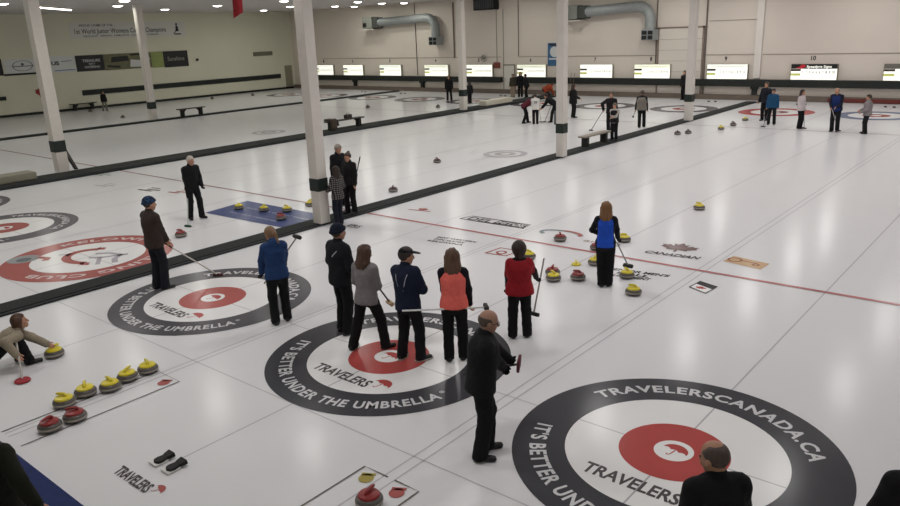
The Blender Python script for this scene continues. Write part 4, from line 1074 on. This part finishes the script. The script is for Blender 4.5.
person('woman in a hooded blue jacket with a ponytail seen from behind on the left target', -6.945, -0.063, 156.000, 1.70, fem=True, lean=4, bulk=1.05, feet=((-.11, -.03, 10), (.12, .06, -20)), res=N, hood=True, jac='223c68', pants='131316',
       al=('w', -7.341, -0.105, 0.728), el=(-1, -.2, .1), ar=('w', -7.294, 0.362, 0.843), er=(1, -.2, -.3), hair=('ponytail', '7b5f45'), head=(16, 26), gloves='131315', hem=-.11)
broom('broom held diagonally by the woman in the hooded blue jacket, dark end up', (-7.328, -0.065, 0.629), (-7.275, 0.689, 1.292), col='6b655e', headcol='17181a', flat=False)
person('man in a navy beanie and black jacket, left end of the row', -5.716, 0.251, 84.000, 1.84, feet=((-.10, .02, 10), (.10, -.03, -10)), res=N, jac='15171d', pants='121216', bulk=1.12,
       ar=(.14, .17, .98), al=(-.13, .19, .98), er=(.9, -.7, -.3), el=(-.9, -.7, -.3), hat=('beanie', '151a2c'), hair=('short', '3a2c22'), head=(-8, 4), skin='ab7f68', stripes=((1, .33, .42),))
person('woman in a grey sweater with long brown hair standing with legs apart', -4.888, 0.004, 99.000, 1.70, fem=True, lean=2, feet=(('w', -5.106, -0.147, 12), ('w', -4.710, 0.174, -25)), res=N, jac='7d787a', pants='131315', hair=('long', '4a3226'),
       ar=(-.02, .20, 1.15), al=(-.03, .22, 1.10), er=(.8, -.5, -.5), el=(-.8, -.3, -.5), head=(-10, 6), collar=False)
broom('broom with pale head and dark shaft showing at the hip of the grey sweater', (-5.123, 0.452, 0.899), (-5.042, 0.652, 0.537), col='2b2a2a', headcol='b39a78', flat=False)
person('man in a black cap and navy jacket with white piping, arms folded', -4.096, 0.072, 94.000, 1.75, lean=4, side=-5, feet=(('w', -4.255, 0.047, 15), ('w', -3.974, 0.157, -28)), res=N, jac='161d33', pants='131419', bulk=1.06,
       ar=(-.02, .21, 1.15), al=(.02, .24, 1.10), er=(.9, -.3, -.5), el=(-.9, -.2, -.5), hat=('cap', '17181c'), hair=('short', '2e241e'), head=(-32, 6), stripes=((1, .18, .42), (-.6, .25, .42)), sole='b9b5ae', shoes='141416')
person('woman in a bright coral vest over black sleeves with long brown hair', -3.549, 0.455, 126.000, 1.73, fem=True, feet=((-.10, .0, 8), (.11, .05, -10)), res=N, jac='ff7066', slv='15141a', slvvest=True, pants='121214', hair=('long', '5a4132'),
       al=('w', -3.678, 0.496, 0.807), ar=('w', -3.445, 0.694, 0.810), el=(-1, -.3, 0), er=(1, -.3, 0), head=(0, 2), hem=-.11)
broom('white broom held level behind the back of the woman in the coral vest', (-4.012, -0.142, 0.876), (-3.176, 0.725, 0.834), col='e6e8ea', headcol='1c1c1e', flat=False)
person('person in a red jacket with black sleeves and dark curly hair seen from behind', -3.262, 1.693, 129.000, 1.56, fem=True, bulk=1.2, legw=1.2, feet=((-.13, .0, 14), (.13, .03, -16)), res=N, jac='96202a', slv='1b1317', slvvest='wide', pants='131316', hair=('curly', '2a1e1a'),
       al=('w', -3.559, 1.777, 0.648), ar=('w', -3.258, 2.241, 0.745), er=(1, -.3, -.2), el=(-1, -.4, 0), gloves='141416', head=(2, 2), hem=-.13)
broom('broom with pale shaft held upright at the right side of the red jacket', (-3.247, 2.364, 1.133), (-3.271, 2.091, 0.272), col='a89a92', headcol='18181a', flat=False)
person('woman with a bright blue back panel, black sleeves and long fair brown hair', -3.331, 4.550, 115.000, 1.62, fem=True, bulk=1.05, legw=1.2, feet=((-.06, .0, 6), (.07, .04, -12)), res=N, jac='2553c4', slv='12131a', pants='111216', hair=('long', '7a5535'),
       ar=('w', -3.302, 5.024, 0.699), al=(-.10, .24, 1.02), el=(-1, -.4, -.1), er=(.8, -.6, 0), gloves='131316', head=(-3, 6), hem=-.11, flare=.07)
broom('broom pointed at a yellow stone by the woman with the blue back panel', (-3.327, 4.980, 0.756), (-3.310, 5.440, 0.174), col='8f9094', headcol='131315', flat=False)
person('bald man with glasses all in black standing in front, seen in profile', -1.696, -1.335, 44.000, 1.78, feet=((-.10, .06, 8), (.12, -.05, -12)), res=.012, bulk=1.18, legw=1.22, lean=6, jac='121416', pants='101114', shoes='0e0e10',
       ar=('w', -1.630, -0.989, 0.958), al=('w', -1.677, -0.765, 0.934), er=(.5, -.9, -.5), el=(-.3, -.8, -.6), gloves='101012', glasses=True, hair=('fringe', '4c4038'), head=(4, 12), skin='a07a66', curl=1.4)
broom('dark broom with a round maroon head held level by the bald man in black', (-2.324, -0.862, 0.652), (-1.566, -0.773, 0.954), col='17181a', headcol='5c1f2b', flat=False, disc=True, hn=(-.85, -.45, .1))
person('close cropped man in black seen from behind at the bottom edge, on the nearest target', 1.333, -2.460, 137.0, 1.77, feet=((-.12, 0, 8), (.12, .02, -8)), res=.011, bulk=1.14, jac='0f1012', pants='101012', hair=('thin', '4a3d36'), head=(32, 10), skin='a3785f')
person('person in black cut off by the right edge at the bottom', 2.53, -1.74, 104.0, 1.86, feet=((-.12, 0, 8), (.12, 0, -8)), res=.013, jac='0d0d0f', pants='0f0f11', bulk=1.1, al=(-.30, .10, .85), hair=('short', '2a211c'))
person('person in a dark jacket cut off by the lower left corner', -3.68, -5.60, 134.0, 1.74, z0=.034, feet=((-.12, 0, 8), (.12, 0, -8)), res=.013, jac='15170f', pants='101012', bulk=1.25, ar=('w', -3.271, -5.407, 0.983), al=(-.1, .34, 1.05), hair=('short', '1c1815'), er=(.6, -.8, -.4), head=(20, 20))
person('woman in a beige jacket crouching at the left edge with a hand on a stone', -8.98, -3.50, 82, 1.66, fem=True, bulk=1.05, pz=.30, py=-.34, lean=60, feet=((-.13, .06, 8), (.15, .14, -6)), knee_hint=(0, 1, .5), res=N, jac='948a78', pants='121214', shoes='141214',
       ar=('w', -8.62, -3.62, .30), al=('w', -8.83, -3.10, .235), er=(.5, -.8, .3), el=(-.5, -.2, .6), hair=('long', '4b3020'), head=(-14, -30), fur='7b6f5f', hem=-.06)
broom('broom with a round red head under the hand of the crouching woman', (-9.075, -3.418, 0.685), (-8.27, -3.72, .004), col='b8b4ae', headcol='9c2430', disc=True)
MID = .016
person('woman in a checked shirt beside the nearest column', -11.171, 5.122, 179.000, 1.52, fem=True, res=MID, jac='plaid', pants='1b1e2b', hair=('long', '2b1e18'), feet=((-.08, 0, 5), (.08, .03, -5)), ar=(.16, .24, 1.02), al=(-.16, .24, 1.02), hem=-.16)
person('woman with a hair bun and dark jacket facing left in the huddle by the column', -11.636, 6.003, 278.000, 1.66, z0=.064, fem=True, bulk=1.08, res=MID, jac='1b181a', pants='121214', hair=('bun', '3c281e'), feet=((-.10, 0, 5), (.12, .04, -12)), ar=(.12, .24, 1.05), al=(-.24, .10, .86), head=(10, 14), hem=-.12)
broom('broom with dark shaft behind the woman with the hair bun', (-12.217, 6.970, 1.395), (-12.568, 6.778, 0.004), col='2b2a2b', headcol='2b2a2b')
person('tall grey haired man behind the huddle at the nearest column', -12.75, 6.62, -2.0, 1.78, res=MID, jac='17171b', pants='151517', hair=('short', '8d857c'), head=(0, 20))

FAR = .024
def far(label, p, H, **k):
    k['bulk'] = k.get('bulk', 1.0) * 1.12
    k.setdefault('res', FAR); return person(label, p[0], p[1], p[2], H, **k)
far('tall bald man in a blue fronted jersey stooping on the far right', (-4.827, 27.108, 268.000), 1.86, lean=10, jac='1d3066', slv='1b1f30', pants='17181c', hair=('fringe', '5a4a40'), head=(0, 35), ar=(.12, .30, .95), al=(-.06, .30, .98), bulk=1.05)
broom('pale broom in front of the tall man in blue on the far right', (-4.961, 26.779, 1.092), (-4.725, 27.322, 0.004), col='bcb8b2', headcol='2a2526')
far('man in a bright blue jacket and dark cap in front of the far red rings', (-7.774, 28.397, 282.000), 1.62, jac='1e4a6e', pants='17181c', hat=('cap', '1a1a1c'), feet=((-.13, 0, 5), (.13, 0, -5)), bulk=1.12)
broom('dark broom at the left side of the man in bright blue', (-7.931, 28.338, 0.541), (-7.816, 27.425, 0.004), col='2b2a2b', headcol='2b2a2b')
far('man in a dark jacket half hidden behind the man in bright blue', (-8.506, 29.718, 257.000), 1.80, jac='1a1c26', pants='17171a', hair=('short', '4a3c32'), ar=(.26, .12, .82))
far('woman in a white jacket with dark hair standing with an upright broom', (-6.322, 27.509, -10.000), 1.68, fem=True, jac='c9bdbf', pants='141416', hair=('long', '33241d'), ar=('w', -6.311, 27.821, 0.956))
broom('upright broom held by the woman in the white jacket', (-6.336, 27.931, 1.116), (-6.139, 27.587, 0.004), col='3a3436', headcol='4a3438')
far('person in a grey jacket and dark cap at the far right end', (-3.634, 26.971, 201.000), 1.58, jac='8a8384', pants='161618', hat=('cap', '201d1d'), feet=((-.16, .02, 5), (.16, .02, -5)), ar=(.16, .26, 1.02), al=(-.16, .26, .98), bulk=1.1)
far('person in a white jersey with a number on the back, among the sweepers', (-17.914, 24.426, 128.000), 1.52, jac='cfcbc8', pants='141416', hair=('short', '3a2c24'), lean=12, back='19', ar=(.16, .35, .85), al=(-.1, .36, .85))
far('sweeper in a maroon jacket bent over, left of the white jersey', (-18.568, 24.594, 44.000), 1.68, lean=58, jac='5a2330', pants='151517', feet=((-.16, .1, 5), (.16, -.2, -5)), ar=(.12, .75, .62), al=(-.05, .6, .75), hair=('short', '2c211c'), py=-.12)
broom('broom of the maroon sweeper scrubbing the ice', (-18.024, 24.850, 1.113), (-18.082, 25.188, 0.004), col='8a8684', headcol='33302f')
far('sweeper in black bent over facing left beside the column', (-17.511, 25.463, 202.000), 1.70, lean=55, jac='17171b', pants='151517', feet=((-.14, .1, 5), (.16, -.2, -5)), ar=(.12, .7, .62), al=(-.05, .6, .75), hair=('short', '2c211c'), py=-.1)
broom('broom of the black clad sweeper scrubbing the ice', (-17.599, 25.577, 1.077), (-17.938, 25.291, 0.004), col='55504e', headcol='33302f')
far('tall person in a long dark coat right of the middle column', (-17.587, 27.508, 51.000), 1.76, jac='1a181a', pants='161517', bulk=1.25, hair=('long', '3b2a20'), hem=-.22, ar=(.16, .26, 1.0), al=(-.16, .26, 1.0))
far('man in dark clothes reaching a long broom out to the left', (-13.078, 23.144, 283.000), 1.80, jac='1f191e', pants='161517', hair=('short', '4a3a30'), ar=('w', -13.432, 23.108, 1.009), er=(1, -.2, -.2))
broom('long broom held out to the left by the man in dark clothes', (-13.380, 23.115, 1.080), (-14.200, 23.387, 0.004), col='4b4644', headcol='4a4340')
far('child in a black jacket with pale folded sleeves on the near divider', (-11.673, 20.796, 278.000), 1.52, z0=.064, jac='19181a', slv='aaa39e', slvvest=True, pants='161618', hat=('beanie', '6f655f'), ar=(-.02, .29, 1.16), al=(.02, .33, 1.10), bulk=.92)
far('man in a grey vest with black sleeves walking away beside the far bench', (-12.608, 25.211, 108.000), 1.74, jac='7c776f', slv='1a191b', slvvest=True, pants='161517', hair=('short', '4c3e34'), feet=((-.08, -.05, 5), (.1, .18, -5)), al=('w', -12.960, 25.260, 0.716), bulk=1.08)
broom('short dark broom carried low by the man in the grey vest', (-12.916, 25.266, 0.809), (-13.019, 25.191, 0.491), col='1c1a1a', headcol='1c1a1a', flat=False)
far('person in an olive top and pale trousers near the white door', (-27.812, 36.630, 275.000), 1.60, z0=.004, jac='3d3a30', pants='9a8a78', hair=('short', '2f2520'))
far('person in dark clothes by the white door, beside the pale trousers', (-27.281, 36.781, 294.000), 1.72, jac='17171a', pants='161618', hair=('long', '241b17'))
far('person in black leaning toward the two others by the white door', (-26.393, 36.270, 184.000), 1.66, jac='1b1a1d', pants='151517', lean=12, feet=((-.1, -.1, 5), (.1, .16, -5)), hair=('short', '241b17'))
far('person in a rust red jacket bending over near the back wall', (-23.907, 34.840, 38.000), 1.62, lean=66, jac='8f3d25', pants='2a2626', pz=.80, py=-.1, ar=(.14, .55, .35), al=(-.14, .55, .35), hair=('short', '2a2320'), bulk=1.5)
far('broad dark figure left of the distant column on the middle divider', (-30.698, 33.124, 305.000), 1.72, jac='151517', pants='141416', hair=('short', '2c221d'), bulk=1.4, feet=((-.15, .05, 5), (.13, 0, -5)))
far('slim dark figure right of the distant column on the middle divider', (-27.911, 31.866, 143.000), 1.42, jac='19181b', pants='17171a', hair=('long', '2c221d'), feet=((-.07, 0, 5), (.07, 0, -5)))
far('distant figure in a black top and pale trousers near the left wall', (-51.449, 19.054, 4.000), 1.42, jac='151517', pants='77756a', hair=('short', '241c18'), z0=.004, feet=((-.12, .05, 5), (.16, -.1, -20)))
far('figure half hidden behind the far column under the ninth scoreboard', (-16.020, 38.100, 250), 1.78, jac='1c1a1c', pants='1a191a', hair=('short', '4c3b30'))
for k, (x, lab) in enumerate(((-24.45, 'left of two brooms leaning on the back wall below the seventh scoreboard'), (-24.2, 'right of two brooms leaning on the back wall below the seventh scoreboard'))):
    broom(lab, (x + .05, 38.79, 1.55), (x, 38.45, .004), col='7a5a44', headcol='3a2c26')

# ------------------------------------------------------------------ camera, world, view
w = bpy.data.worlds.new('hall_air'); SC.world = w; w.use_nodes = True
w.node_tree.nodes['Background'].inputs[0].default_value = (.9, .9, 1.0, 1); w.node_tree.nodes['Background'].inputs[1].default_value = .02
cam = bpy.data.cameras.new('camera'); cam.sensor_width = 36; cam.lens = 748.4 / 900 * 36; cam.clip_end = 300; cam.clip_start = .05
co = bpy.data.objects.new('camera', cam); COL.objects.link(co)
Rm = Matrix(((0.770, -0.154, 0.619), (0.636, 0.242, -0.732), (-0.037, 0.958, 0.285)))
co.matrix_world = Matrix.Translation((2.947, -7.277, 4.657)) @ Rm.to_4x4()
SC.camera = co
SC.view_settings.view_transform = 'Standard'
try: SC.view_settings.look = 'None'
except Exception: pass
SC.view_settings.gamma = 1.0
SC.view_settings.use_curve_mapping = False
SC.view_settings.exposure = -0.3
SC.cycles.use_denoising = True
SC.cycles.max_bounces = 6
SC.cycles.diffuse_bounces = 4
SC.cycles.sample_clamp_indirect = 4.0
